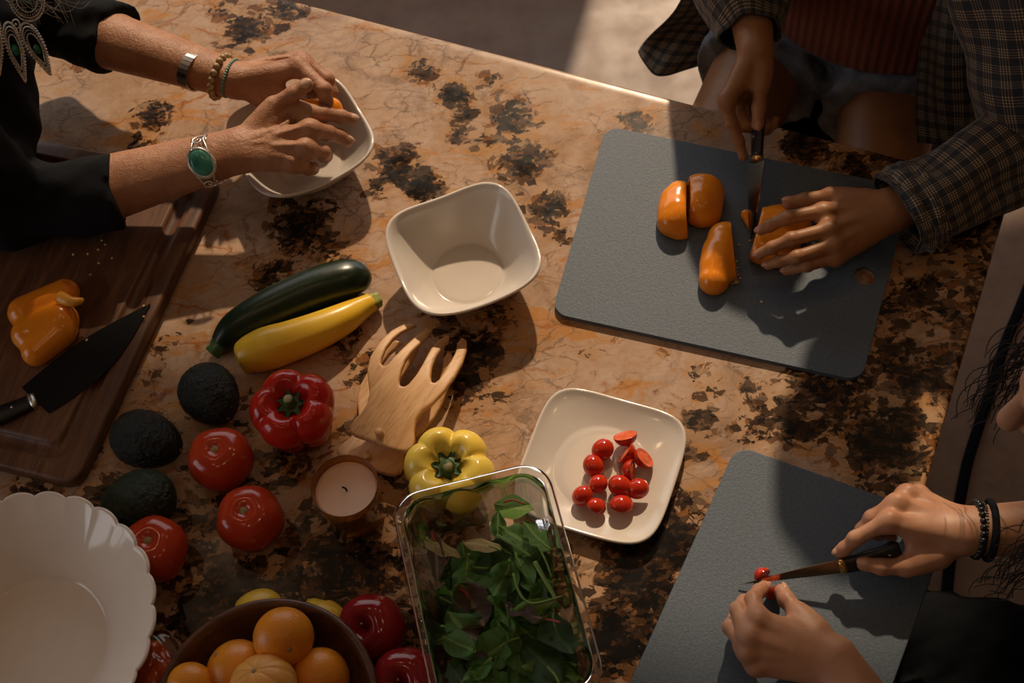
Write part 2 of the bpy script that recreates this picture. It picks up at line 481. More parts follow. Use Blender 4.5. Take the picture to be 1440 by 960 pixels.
def m_rib(name, c, per=0.012, use='X', deep=0.5):
    t = NT(name)
    s = t.n('ShaderNodeSeparateXYZ', {0: t.n('ShaderNodeTexCoord').outputs['UV']})
    w = t.math('SINE', t.math('MULTIPLY', s.outputs[use], 2*math.pi/per), 0)
    col = t.mix(t.step(w, -1, 1), tuple(x*0.6 for x in c), c)
    t.p(color=col, rough=0.85, sheen=0.1); t.bump(w, deep, 0.002); return t.m

def m_clear(name, tint, refl=0.9, rough=0.03, ior=1.45, amount=1.0):
    """thin clear plastic / glass wall: see-through with a Fresnel sheen"""
    t = NT(name)
    fr = t.n('ShaderNodeFresnel', {'IOR': ior}).outputs[0]
    tr = t.n('ShaderNodeBsdfTransparent', {'Color': (*tint, 1)}).outputs[0]
    gl = t.n('ShaderNodeBsdfGlossy', {'Color': (1, 1, 1, 1), 'Roughness': rough}).outputs[0]
    mx = t.n('ShaderNodeMixShader', {0: t.math('MULTIPLY', fr, amount, True), 1: tr, 2: gl}).outputs[0]
    t.t.links.new(mx, t.out.inputs['Surface'])
    return t.m

MT = {}
MT['granite'] = m_granite()
MT['ceramic'] = plain('white_ceramic', (0.66, 0.60, 0.54), 0.12, var=0.02, spec=0.55)
MT['ceramic_bowl'] = plain('white_glazed_bowl', (0.86, 0.78, 0.70), 0.10, var=0.02, spec=0.6)
MT['board'] = (lambda t: (t.p(color=t.ramp(t.noise(260, 2), [(0.3, (0.070, 0.096, 0.130)), (0.7, (0.098, 0.130, 0.170))]), rough=0.52, spec=0.4), t.bump(t.noise(420, 3, 0.6), 0.55, 0.0008), t.m)[-1])(NT('slate_plastic'))
_a = lambda p, q: math.atan2(*(P(*q)-P(*p))[1::-1])
MT['walnut'] = m_wood('walnut_board', (0.055, 0.022, 0.010), (0.125, 0.052, 0.024), (0.20, 0.088, 0.042), rot=-_a((310, 244), (106, 681)), scale=0.9, rough=0.42)
MT['bowl_wood'] = m_wood('dark_bowl_wood', (0.035, 0.013, 0.006), (0.085, 0.032, 0.014), (0.14, 0.055, 0.022), scale=0.8, rough=0.38)
MT['beech'] = m_wood('beech', (0.50, 0.26, 0.10), (0.61, 0.345, 0.15), (0.67, 0.41, 0.20), rot=-_a((500, 610), (610, 470)), scale=1.1, rough=0.48, bump=0.08)
MT['steel'] = plain('brushed_steel', (0.50, 0.47, 0.44), 0.26, 1.0, 0.08, 60)
MT['blade'] = plain('blade_steel', (0.34, 0.28, 0.22), 0.2, 1.0, 0.1, 40)
MT['dark_blade'] = plain('black_blade', (0.007, 0.007, 0.008), 0.42, spec=0.12, metal=0.0, var=0.15, scale=60) if True else plain('x', (0.022, 0.022, 0.025), 0.3, 0.0, 0.15, 60)
MT['handle'] = plain('black_handle', (0.012, 0.012, 0.014), 0.35, 0.0, 0.1, 60)
MT['brass'] = plain('brass', (0.72, 0.46, 0.16), 0.25, 1.0, 0.1, 80)
MT['silver'] = plain('old_silver', (0.74, 0.70, 0.64), 0.36, 1.0, 0.25, 160)
MT['turq'] = (lambda t: (t.p(color=t.mix(t.step(t.vor(85, t.map((1, 1, 1))), 0.0, 0.03, 0.5, 0), t.ramp(t.noise(60, 4), [(0.3, (0.03, 0.20, 0.15)), (0.7, (0.08, 0.34, 0.27))]), (0.10, 0.09, 0.05)), rough=0.2), t.m)[-1])(NT('turquoise'))
MT['emerald'] = plain('green_stone', (0.01, 0.16, 0.085), 0.15, var=0.2)
MT['bead_tan'] = plain('tan_bead', (0.36, 0.24, 0.11), 0.3, var=0.35, scale=90)
MT['bead_teal'] = plain('teal_bead', (0.10, 0.26, 0.21), 0.3, var=0.25, scale=120)
MT['black_bead'] = plain('black_bead', (0.012, 0.013, 0.016), 0.22)
MT['black_cloth'] = plain('black_knit', (0.010, 0.011, 0.013), 0.9, spec=0.12, var=0.25, scale=60, bump=0.4, bscale=700)
MT['dark_cloth'] = plain('black_jersey', (0.006, 0.007, 0.009), 0.92, spec=0.08, var=0.2, scale=40, bump=0.3, bscale=600)
MT['khaki'] = plain('khaki_cloth', (0.20, 0.19, 0.10), 0.9, bump=0.3, bscale=600)
MT['plaid'] = m_plaid('dark_plaid')
MT['rust_rib'] = m_rib('rust_rib', (0.22, 0.045, 0.018))
MT['denim'] = plain('denim', (0.20, 0.235, 0.29), 0.9, var=0.5, scale=28, bump=0.4, bscale=900)
MT['skin_a'] = m_skin('weathered_skin', (0.34, 0.150, 0.074), (0.48, 0.245, 0.140), 0.4, 0.55)
MT['skin_b'] = m_skin('tan_skin', (0.29, 0.125, 0.052), (0.37, 0.175, 0.08), 0.2)
MT['skin_c'] = m_skin('fair_skin', (0.42, 0.20, 0.115), (0.52, 0.28, 0.17), 0.2)
MT['nail_a'] = plain('nail_pale', (0.62, 0.40, 0.28), 0.25, var=0.05)
MT['nail_b'] = plain('nail_tan', (0.46, 0.21, 0.12), 0.25, var=0.05)
MT['nail_c'] = plain('nail_pink', (0.58, 0.31, 0.22), 0.25, var=0.05)
MT['hair_dark'] = plain('dark_hair', (0.010, 0.008, 0.007), 0.5, var=0.3, spec=0.25)
MT['hair_grey'] = plain('grey_hair', (0.42, 0.36, 0.29), 0.5, var=0.3)
MT['eye'] = plain('eye_white', (0.7, 0.66, 0.6), 0.15, var=0.02)
MT['lip'] = plain('lip', (0.42, 0.15, 0.10), 0.4)
def fruit(name, lo, hi, scale, rough, bump=0.0, bscale=200, speck=None, **kw):
    t = NT(name); col = t.ramp(t.noise(scale, 4), [(0.3, lo), (0.7, hi)])
    if speck: col = t.mix(t.step(t.noise(speck[0], 3, 0.6), speck[1], speck[1]+0.1, 0, speck[3] if len(speck) > 3 else 0.8), col, speck[2])
    t.p(color=col, rough=rough, **kw)
    if bump: t.bump(t.noise(bscale, 2), bump, 0.0012)
    return t.m
MT['red_pepper'] = fruit('red_pepper_skin', (0.40, 0.010, 0.006), (0.56, 0.022, 0.010), 25, 0.17, 0.05, 120, sss=0.05, sssr=(0.5, 0.1, 0.05), ssss=0.004)
MT['yellow_pepper'] = fruit('yellow_pepper_skin', (0.84, 0.58, 0.075), (0.90, 0.67, 0.12), 20, 0.18, 0.05, 120, sss=0.08, sssr=(0.5, 0.3, 0.05), ssss=0.005)
MT['orange_pepper'] = fruit('orange_pepper_skin', (0.84, 0.245, 0.010), (0.92, 0.325, 0.022), 20, 0.2, 0.05, 120, sss=0.10, sssr=(0.6, 0.25, 0.05), ssss=0.005)
MT['orange_flesh'] = fruit('orange_pepper_flesh', (0.80, 0.33, 0.03), (0.86, 0.42, 0.06), 60, 0.28, 0.2, 300)
MT['pepper_stem'] = fruit('pepper_stem', (0.020, 0.055, 0.012), (0.07, 0.14, 0.03), 60, 0.5, 0.3, 200)
MT['stem_cut'] = fruit('stem_cut', (0.30, 0.24, 0.10), (0.42, 0.36, 0.18), 200, 0.7)
MT['tomato'] = fruit('tomato_skin', (0.42, 0.030, 0.010), (0.52, 0.060, 0.016), 12, 0.16, 0.03, 80, (16, 0.60, (0.55, 0.12, 0.02), 0.5), sss=0.05, sssr=(0.5, 0.12, 0.05), ssss=0.005)
MT['tomato_scar'] = fruit('tomato_scar', (0.22, 0.15, 0.05), (0.36, 0.27, 0.12), 150, 0.8)
MT['cherry'] = fruit('cherry_tomato_skin', (0.48, 0.020, 0.008), (0.60, 0.050, 0.012), 60, 0.16, 0, sss=0.08, sssr=(0.4, 0.1, 0.05), ssss=0.003)
MT['cherry_cut'] = fruit('cherry_tomato_flesh', (0.62, 0.06, 0.018), (0.78, 0.17, 0.05), 180, 0.18, 0.3, 300)
MT['avocado'] = (lambda t: (t.p(color=t.ramp(t.noise(90, 4), [(0.3, (0.004, 0.005, 0.004)), (0.6, (0.009, 0.012, 0.007)), (0.8, (0.018, 0.026, 0.011))]), rough=0.27, spec=0.35), t.bump(t.noise(190, 4, 0.7), 1.0, 0.004), t.m)[-1])(NT('avocado_skin'))
MT['avocado_green'] = (lambda t: (t.p(color=t.ramp(t.noise(90, 4), [(0.3, (0.007, 0.013, 0.005)), (0.6, (0.018, 0.032, 0.010)), (0.8, (0.036, 0.060, 0.018))]), rough=0.27, spec=0.4), t.bump(t.noise(190, 4, 0.7), 1.0, 0.004), t.m)[-1])(NT('green_avocado_skin'))
MT['zucchini'] = fruit('zucchini_skin', (0.006, 0.015, 0.006), (0.012, 0.027, 0.010), 30, 0.30, 0.1, 90, (170, 0.60, (0.035, 0.065, 0.024), 0.6))
MT['squash'] = fruit('squash_skin', (0.78, 0.46, 0.024), (0.86, 0.56, 0.05), 22, 0.30, 0.12, 60, (150, 0.66, (0.82, 0.60, 0.16), 0.5))
MT['squash_stem'] = fruit('squash_stem', (0.22, 0.26, 0.05), (0.42, 0.42, 0.10), 60, 0.5, 0.2, 200)
MT['orange'] = fruit('orange_peel', (0.72, 0.235, 0.012), (0.80, 0.31, 0.025), 10, 0.34, 0.45, 330)
MT['tangerine'] = fruit('pale_peel', (0.74, 0.33, 0.06), (0.80, 0.40, 0.09), 14, 0.42, 0.4, 330)
MT['lemon'] = fruit('lemon_peel', (0.72, 0.46, 0.030), (0.80, 0.55, 0.06), 14, 0.36, 0.35, 300)
MT['apple'] = fruit('apple_skin', (0.16, 0.006, 0.010), (0.34, 0.018, 0.018), 14, 0.13, 0.0, 100, (110, 0.68, (0.45, 0.12, 0.05), 0.35))
MT['bag_pepper'] = fruit('red_orange_skin', (0.50, 0.06, 0.008), (0.66, 0.13, 0.012), 18, 0.2)
MT['wax'] = plain('candle_wax', (0.76, 0.55, 0.42), 0.5, var=0.03, sss=0.2, sssr=(1, .6, .4), ssss=0.01)
MT['wick'] = plain('wick', (0.015, 0.012, 0.010), 0.9)
def m_amber():
    t = NT('amber_glass')
    fr = t.n('ShaderNodeFresnel', {'IOR': 1.5}).outputs[0]
    tr = t.n('ShaderNodeBsdfTransparent', {'Color': (0.95, 0.60, 0.28, 1)}).outputs[0]
    df = t.n('ShaderNodeBsdfDiffuse', {'Color': (0.62, 0.22, 0.04, 1)}).outputs[0]
    tl = t.n('ShaderNodeBsdfTranslucent', {'Color': (0.90, 0.38, 0.08, 1)}).outputs[0]
    gl = t.n('ShaderNodeBsdfGlossy', {'Color': (1, 1, 1, 1), 'Roughness': 0.04}).outputs[0]
    a = t.n('ShaderNodeMixShader', {0: 0.5, 1: df, 2: tl}).outputs[0]
    a = t.n('ShaderNodeMixShader', {0: 0.38, 1: tr, 2: a}).outputs[0]
    a = t.n('ShaderNodeMixShader', {0: fr, 1: a, 2: gl}).outputs[0]
    t.t.links.new(a, t.out.inputs['Surface']); return t.m
MT['amber'] = m_amber()
MT['clear'] = m_clear('clear_plastic', (0.975, 0.975, 0.97), rough=0.05, ior=1.5, amount=0.75)
MT['clear_rim'] = m_clear('clear_plastic_rim', (0.95, 0.95, 0.945), rough=0.09, ior=1.55, amount=2.2)
MT['film'] = m_clear('cellophane', (0.97, 0.95, 0.93), rough=0.08, ior=1.45, amount=0.9)
def leafm(name, lo, hi, vein):
    t = NT(name)
    s = t.n('ShaderNodeSeparateXYZ', {0: t.n('ShaderNodeTexCoord').outputs['UV']})
    mid = t.step(t.math('ABSOLUTE', s.outputs[0]), 0.015, 0.05, 1, 0)
    col = t.ramp(t.noise(40, 4), [(0.3, lo), (0.7, hi)])
    w = t.math('ABSOLUTE', t.math('SUBTRACT', t.math('FRACT', t.math('ADD', t.math('MULTIPLY', s.outputs[1], 6.0), t.math('MULTIPLY', t.math('ABSOLUTE', s.outputs[0]), -3.0))), 0.5))
    side = t.step(w, 0.0, 0.07, 0.55, 0)
    col = t.mix(t.math('MAXIMUM', mid, side), col, vein)
    t.p(color=col, rough=0.36, sss=0.0)
    t.bump(t.noise(160, 3), 0.5, 0.0015)
    tl = t.n('ShaderNodeBsdfTranslucent', {'Color': t.mix(0.5, col, (0.2, 0.4, 0.02))}).outputs[0]
    mx = t.n('ShaderNodeMixShader', {0: 0.22, 1: t.b.outputs[0], 2: tl}).outputs[0]
    t.t.links.new(mx, t.out.inputs['Surface']); return t.m
MT['leaf'] = leafm('spinach_leaf', (0.040, 0.130, 0.022), (0.090, 0.225, 0.038), (0.20, 0.34, 0.09))
MT['leaf_light'] = leafm('light_leaf', (0.10, 0.25, 0.03), (0.20, 0.38, 0.05), (0.26, 0.36, 0.12))
MT['leaf_dark'] = leafm('dark_leaf', (0.016, 0.056, 0.014), (0.034, 0.098, 0.022), (0.07, 0.13, 0.04))
MT['leaf_purple'] = leafm('purple_leaf', (0.045, 0.018, 0.014), (0.10, 0.045, 0.028), (0.22, 0.14, 0.07))
MT['leaf_tan'] = leafm('wilted_leaf', (0.26, 0.20, 0.085), (0.38, 0.31, 0.14), (0.42, 0.34, 0.18))
MT['stem_green'] = plain('leaf_stem', (0.16, 0.27, 0.05), 0.4)
MT['stem_red'] = plain('red_leaf_stem', (0.34, 0.03, 0.03), 0.4)
MT['seed'] = plain('pepper_seed', (0.66, 0.42, 0.15), 0.45, var=0.15, scale=200)
MT['water'] = m_clear('juice_drop', (0.9, 0.88, 0.85), rough=0.02, ior=1.4)
MT['black_metal'] = plain('black_metal', (0.015, 0.017, 0.020), 0.3, 0.4)
MT['cabinet'] = m_wood('dark_cabinet', (0.025, 0.012, 0.008), (0.05, 0.024, 0.014), (0.075, 0.038, 0.022), scale=0.6, rough=0.45)
MT['floor'] = (lambda t: (t.p(color=t.mix(t.step(t.noise(25, 6, 0.65), 0.4, 0.75, 0, 0.4), t.ramp(t.noise(1.6, 6, 0.6, 0.8), [(0.3, (0.16, 0.088, 0.052)), (0.55, (0.25, 0.15, 0.098)), (0.75, (0.33, 0.215, 0.15))]), (0.12, 0.062, 0.036)), rough=t.step(t.noise(8, 4), 0.3, 0.7, 0.35, 0.5)), t.m)[-1])(NT('polished_concrete'))
MT['wall'] = plain('plaster', (0.34, 0.22, 0.14), 0.85, var=0.05, scale=3, bump=0.1, bscale=60)
MT['ceiling'] = plain('ceiling_paint', (0.36, 0.25, 0.17), 0.9, var=0.03, scale=3)
MT['trim'] = plain('dark_window_frame', (0.05, 0.035, 0.025), 0.5)
def lampm():
    t = NT('lit_bulb'); t.p(color=(1, 0.8, 0.55), em=(1.0, 0.72, 0.42), ems=18.0); return t.m
MT['bulb'] = lampm()
# ------------------------------------------------------------------ room
def room_part(name, boxes, mat):
    v, f = joinm([box(((a+b)/2, (c+d)/2, (e+g)/2), (b-a, d-c, g-e)) for a, b, c, d, e, g in boxes])
    return tag(mk(name, v, f, mat, smooth=False), kind='structure')
X0, X1, Y0, Y1, HC = -3.2, 3.4, -2.4, 3.6, 4.4
fl = room_part('floor', [(X0-.2, X1+.2, Y0-.2, Y1+.2, -.1, 0)], MT['floor'])
room_part('ceiling', [(X0-.2, X1+.2, Y0-.2, Y1+.2, HC, HC+.1)], MT['ceiling'])
# unseen far wall; window head and sill invented to mask the sun
WX0, WX1, WZ0 = -2.7, 2.9, 0.9
SUN_MASK_HEAD = [(WX0, 3.0), (-0.3, 3.19), (0.42, 3.25), (0.58, 3.38), (0.70, 3.56), (0.85, 3.64), (1.15, 3.74), (1.40, 3.76), (1.46, 1.85), (WX1, 1.75)]  # slope and right step cut the sun where worktop and floor stay dark
SUN_MASK_SILL = [(WX0, 1.35), (0.60, 1.35), (0.66, WZ0), (WX1, WZ0)]  # raised left part shades the floor beyond the island
def wall_prism(name, polys, mat, y0, y1):
    parts = []
    for pl in polys:
        n = len(pl); v = [(x, y0, z) for x, z in pl]+[(x, y1, z) for x, z in pl]
        parts.append((np.array(v), [list(range(n)), list(range(n, 2*n))[::-1]]+[[(i+1) % n, i, n+i, n+(i+1) % n] for i in range(n)]))
    v, f = joinm(parts); return tag(mk(name, v, f, mat, smooth=False), kind='structure')
wall_prism('wall_far_sun_mask', [[(X0-.2, 0), (WX0, 0), (WX0, HC), (X0-.2, HC)], [(WX1, 0), (X1+.2, 0), (X1+.2, HC), (WX1, HC)]]
           + [[(a_[0], 0), (b_[0], 0), b_, a_] for a_, b_ in zip(SUN_MASK_SILL[:-1], SUN_MASK_SILL[1:])]
           + [[a_, b_, (b_[0], HC), (a_[0], HC)] for a_, b_ in zip(SUN_MASK_HEAD[:-1], SUN_MASK_HEAD[1:])], MT['wall'], Y1, Y1+.2)
LY0, LY1, LZ0, LZ1 = -0.6, 1.2, 1.1, 2.8
room_part('wall_left', [(X0-.2, X0, Y0, LY0, 0, HC), (X0-.2, X0, LY1, Y1, 0, HC), (X0-.2, X0, LY0, LY1, 0, LZ0), (X0-.2, X0, LY0, LY1, LZ1, HC)], MT['wall'])
room_part('wall_right', [(X1, X1+.2, Y0, Y1, 0, HC)], MT['wall'])
room_part('wall_near', [(X0-.2, X1+.2, Y0-.2, Y0, 0, HC)], MT['wall'])
b = 0.05
wall_prism('window_1_sun_mask', [[(x, z-.06), (x2, z2-.06), (x2, z2), (x, z)] for (x, z), (x2, z2) in zip(SUN_MASK_HEAD[:-1], SUN_MASK_HEAD[1:])]+[[a_, b_, (b_[0], b_[1]+b), (a_[0], a_[1]+b)] for a_, b_ in zip(SUN_MASK_SILL[:-1], SUN_MASK_SILL[1:])]
           + [[(x, 1.35), (x+b, 1.35), (x+b, SUN_MASK_HEAD[0][1]), (x, SUN_MASK_HEAD[0][1])] for x in (WX0,)]+[[(WX1-b, WZ0), (WX1, WZ0), (WX1, SUN_MASK_HEAD[-1][1]), (WX1-b, SUN_MASK_HEAD[-1][1])]], MT['trim'], Y1+.04, Y1+.1)  # frame follows the sun-masking opening
room_part('window_2', [(X0-.1, X0-.02, LY0, LY1, LZ0, LZ0+b), (X0-.1, X0-.02, LY0, LY1, LZ1-b, LZ1), (X0-.1, X0-.02, LY0, LY0+b, LZ0+b, LZ1-b), (X0-.1, X0-.02, LY1-b, LY1, LZ0+b, LZ1-b), (X0-.09, X0-.03, .28, .32, LZ0+b, LZ1-b)], MT['trim'])

# small recessed lamps overhead
LAMPS = [(-1.4, 0.3, 'nearest the left window'), (-0.5, -0.5, 'behind the camera, left of middle'), (0.9, -0.5, 'behind the camera, right of middle'),
         (1.9, 0.6, 'nearest the right wall'), (-1.2, 2.2, 'by the far window, left'), (0.4, 2.4, 'by the far window, middle'), (1.8, 2.2, 'by the far window, right')]
for x, y, w in LAMPS:
    t = thing('ceiling_lamp', 'small warm recessed ceiling lamp ' + w, 'lamp', (x, y, HC), 'recessed ceiling lamps')
    v, f = lathe([(0.05, 0), (0.062, -0.004), (0.062, -0.012), (0.045, -0.014), (0.04, -0.002)], 24)
    mk('lamp_ring', v+np.array([x, y, HC]), f, MT['silver'], t)
    v, f = uvsphere((x, y, HC-0.012), (0.036, 0.036, 0.014), 16, 8)
    mk('bulb', v, f, MT['bulb'], t)
    l = bpy.data.lights.new('lamp_light', 'SPOT'); l.energy = 6; l.color = (1.0, 0.62, 0.33); l.shadow_soft_size = 0.03
    l.spot_size = math.radians(125); l.spot_blend = 0.8
    o = bpy.data.objects.new('lamp_light', l); COL.objects.link(o); o.location = (x, y, HC-0.05)

# ------------------------------------------------------------------ island with the granite top
C0 = P(1424, 262)[:2]
E1 = norm(P(380, 0)[:2]-P(1025.6, 168)[:2]); E2 = np.array([-E1[1], E1[0]])
if E2[1] > 0: E2 = -E2
L1, L2 = 1.82, 1.32
def isl(a, b): return C0+E1*a+E2*b
DARK = [(330,560,60,.38),(250,600,70,.5),(400,660,80,.5),(560,700,70,.55),(620,760,60,.7),(330,700,70,.6),(90,640,60,.6),(230,520,60,.4),(470,600,60,.5),(360,610,60,.45),(520,660,60,.5),(280,720,60,.6),(180,560,50,.4),(440,740,60,.6),(270,470,50,.3),(1000,700,60,.5),(1330,500,60,.7),(1380,380,50,.7),  # row of added blobs paints shade into the stone, mostly lower left
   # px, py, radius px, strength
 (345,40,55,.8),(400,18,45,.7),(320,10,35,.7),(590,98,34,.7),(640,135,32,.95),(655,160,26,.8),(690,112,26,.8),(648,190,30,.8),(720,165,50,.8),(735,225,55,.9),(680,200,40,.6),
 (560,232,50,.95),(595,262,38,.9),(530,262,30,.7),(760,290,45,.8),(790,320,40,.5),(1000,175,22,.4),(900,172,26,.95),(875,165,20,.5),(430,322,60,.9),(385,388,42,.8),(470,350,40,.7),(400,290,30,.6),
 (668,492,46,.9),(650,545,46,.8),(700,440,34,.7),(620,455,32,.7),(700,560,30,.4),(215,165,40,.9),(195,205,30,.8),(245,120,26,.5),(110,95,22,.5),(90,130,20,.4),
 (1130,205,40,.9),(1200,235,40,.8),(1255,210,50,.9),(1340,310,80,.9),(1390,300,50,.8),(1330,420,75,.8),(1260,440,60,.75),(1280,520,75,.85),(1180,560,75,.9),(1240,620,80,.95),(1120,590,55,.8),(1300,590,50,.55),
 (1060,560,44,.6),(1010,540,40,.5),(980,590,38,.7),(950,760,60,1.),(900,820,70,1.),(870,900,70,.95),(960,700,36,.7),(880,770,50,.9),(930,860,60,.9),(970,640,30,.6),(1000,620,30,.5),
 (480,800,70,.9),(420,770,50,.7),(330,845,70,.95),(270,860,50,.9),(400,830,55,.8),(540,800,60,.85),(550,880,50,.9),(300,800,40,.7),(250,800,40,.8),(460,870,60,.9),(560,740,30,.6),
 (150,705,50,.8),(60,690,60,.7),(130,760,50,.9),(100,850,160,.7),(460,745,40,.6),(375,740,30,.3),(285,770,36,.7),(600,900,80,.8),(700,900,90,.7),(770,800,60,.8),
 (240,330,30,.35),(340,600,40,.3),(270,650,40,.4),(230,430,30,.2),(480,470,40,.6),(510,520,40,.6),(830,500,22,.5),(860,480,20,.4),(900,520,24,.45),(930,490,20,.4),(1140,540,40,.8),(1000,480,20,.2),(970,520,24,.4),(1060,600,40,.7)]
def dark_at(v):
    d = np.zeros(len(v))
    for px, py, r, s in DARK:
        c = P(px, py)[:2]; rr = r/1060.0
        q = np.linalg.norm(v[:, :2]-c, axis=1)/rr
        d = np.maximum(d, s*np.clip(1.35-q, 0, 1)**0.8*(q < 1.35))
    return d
def build_island():
    t = thing('kitchen_island', 'kitchen island with a polished cream, rust and black granite top under all the food', 'kitchen island', (*isl(L1/2, L2/2), 0))
    nu, nv = 176, 126; rc = 0.035; rin = 0.006
    a = np.linspace(rin, L1-rin, nu); b = np.linspace(rin, L2-rin, nv)
    A, B = np.meshgrid(a, b); A = A.ravel(); B = B.ravel()
    def fit(A, B, ins):
        A = A.copy(); B = B.copy(); r = rc-ins
        for ca, sa in ((rc, 1), (L1-rc, -1)):
            for cb, sb in ((rc, 1), (L2-rc, -1)):
                m = ((A-ca)*sa < 0) & ((B-cb)*sb < 0); d = np.hypot(A-ca, B-cb); k = np.where(m & (d > r), r/np.maximum(d, 1e-9), 1)
                A, B = ca+(A-ca)*k, cb+(B-cb)*k
        return A, B
    A, B = fit(A, B, rin)
    top = np.c_[C0+np.outer(A, E1)+np.outer(B, E2), np.full(len(A), ZC)]
    faces = grid_faces(nu, nv, False)
    e1e2 = E1[0]*E2[1]-E1[1]*E2[0]
    if e1e2 < 0: faces = faces[:, ::-1].copy()
    J = np.arange(nu*nv).reshape(nv, nu)
    loop = np.concatenate([J[0, :-1], J[:-1, -1], J[-1, :0:-1], J[:0:-1, 0]])
    cen = isl(L1/2, L2/2); ring = top[loop]; vs = [top]; fs = [faces]; prev = loop; off = len(top)
    nl = len(loop); tang = np.roll(ring, -1, 0)-np.roll(ring, 1, 0); nrm = np.c_[tang[:, 1], -tang[:, 0]]
    nrm /= np.linalg.norm(nrm, axis=1)[:, None]+1e-9
    if np.sum(nrm*(ring[:, :2]-cen)) < 0: nrm = -nrm
    for o, z in ((0.0025, -0.0006), (0.0045, -0.0022), (0.006, -0.006), (0.006, -0.036), (0.003, -0.04), (-0.05, -0.04)):
        r = ring.copy(); r[:, :2] += nrm*o; r[:, 2] = ZC+z; vs.append(r); cur = off+np.arange(nl)
        q = np.stack([prev, np.roll(prev, -1), np.roll(cur, -1), cur], 1)
        fs.append(q if e1e2 > 0 else q[:, ::-1]); prev = cur; off += nl
    v = np.concatenate(vs); f = np.concatenate(fs)
    f = f[:, ::-1].copy() if False else f
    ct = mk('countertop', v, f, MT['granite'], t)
    bm = bmesh.new(); bm.from_mesh(ct.data); bmesh.ops.recalc_face_normals(bm, faces=bm.faces); bm.to_mesh(ct.data); bm.free()
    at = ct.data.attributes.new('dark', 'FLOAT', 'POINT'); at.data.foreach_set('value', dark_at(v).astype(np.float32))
    ct['label'] = 'polished granite top in cream with rust stains and black clusters'
    def prism_ab(name, a0, a1, b0, b1, z0, z1, mat, par):
        vv, ff = prism([isl(a0, b0), isl(a1, b0), isl(a1, b1), isl(a0, b1)], z0, z1); o = mk(name, vv, ff, mat, par, smooth=False); return o
    prism_ab('cabinet_body', .26, L1-.08, .24, L2-.05, .09, ZC-.04, MT['cabinet'], t)
    prism_ab('plinth', .30, L1-.12, .28, L2-.09, 0, .09, MT['cabinet'], t)
    for i in range(3):
        a0 = .29+i*.49
        p_ = prism_ab('back_panel', a0, a0+.45, .225, .241, .14, ZC-.09, MT['cabinet'], t); bevel(p_, .006)
    for i in range(2):
        b0 = .28+i*.5
        p_ = prism_ab('end_panel', .245, .261, b0, b0+.46, .14, ZC-.09, MT['cabinet'], t); bevel(p_, .006)
    return t
island = build_island()
# ------------------------------------------------------------------ boards
def slab(name, label, cat, outline_px, z, th, rad, mat, group=None, nosmooth=False):
    pts = [P(x, y, z+th)[:2] for x, y in outline_px]
    poly = round_poly(pts, rad)
    return poly
def blue_board(label, px, th=0.008, rad=0.022, hole=None):
    c = np.array([P(x, y, th)[:2] for x, y in px]); cen = c.mean(0)
    poly = round_poly(c, rad, 10)
    t = thing('cutting_board', label, 'cutting board', (*cen, ZC), 'slate blue cutting boards')
    if hole is not None:
        hc = P(*hole, th)[:2]; hr = 0.0145
        n = len(poly); m = 28
        bm = bmesh.new()
        def ring(pts, z): return [bm.verts.new((p[0]-cen[0], p[1]-cen[1], z)) for p in pts]
        a = np.linspace(0, 2*math.pi, m, endpoint=False); hp = [hc+hr*np.array([math.cos(q), math.sin(q)]) for q in a]
        for z in (0.0, th):
            o_ = ring(poly, z); h_ = ring(hp, z)
            es = [bm.edges.new((o_[i], o_[(i+1) % n])) for i in range(n)]+[bm.edges.new((h_[i], h_[(i+1) % m])) for i in range(m)]
            bmesh.ops.triangle_fill(bm, edges=es, use_beauty=True)
            if z == 0: o0, h0 = o_, h_
        for i in range(n): bm.faces.new((o0[i], o0[(i+1) % n], o_[(i+1) % n], o_[i]))
        for i in range(m): bm.faces.new((h0[(i+1) % m], h0[i], h_[i], h_[(i+1) % m]))
        bmesh.ops.recalc_face_normals(bm, faces=bm.faces)
        me = bpy.data.meshes.new('board_plate'); bm.to_mesh(me); bm.free(); me.materials.append(MT['board'])
        ob = bpy.data.objects.new('board_plate', me); COL.objects.link(ob); ob.parent = t
    else:
        v, f = prism(poly, ZC, ZC+th); ob = mk('board_plate', v, f, MT['board'], t, smooth=False)
    bevel(ob, 0.0016, 3)
    return t
TB = 0.008
b1 = blue_board('slate blue plastic cutting board with sliced orange pepper and a hang hole', [(852.5,176.7),(1281.3,263.8),(1211.5,535.6),(775.7,439.8)], hole=(1217,387))
tl2, tr2 = P(1036,625,TB)[:2], P(1264,706,TB)[:2]
u_ = norm(tr2-tl2); w_ = np.array([u_[1], -u_[0]]);
if w_[1] > 0: w_ = -w_
bl2 = P(882,968,TB)[:2]
w_ = norm(bl2-tl2)
c2 = [tl2, tl2+u_*0.27, tl2+u_*0.27+w_*0.385, tl2+w_*0.385]
def unproj(p, z=0.0):
    d = np.array([p[0], p[1], ZC+z])-CAM; q = d@CF
    return (720+FPX*(d@CX)/q, 480-FPX*(d@CY)/q)
b2 = blue_board('slate blue plastic cutting board under the hands cutting a cherry tomato', [unproj(p, TB) for p in c2])

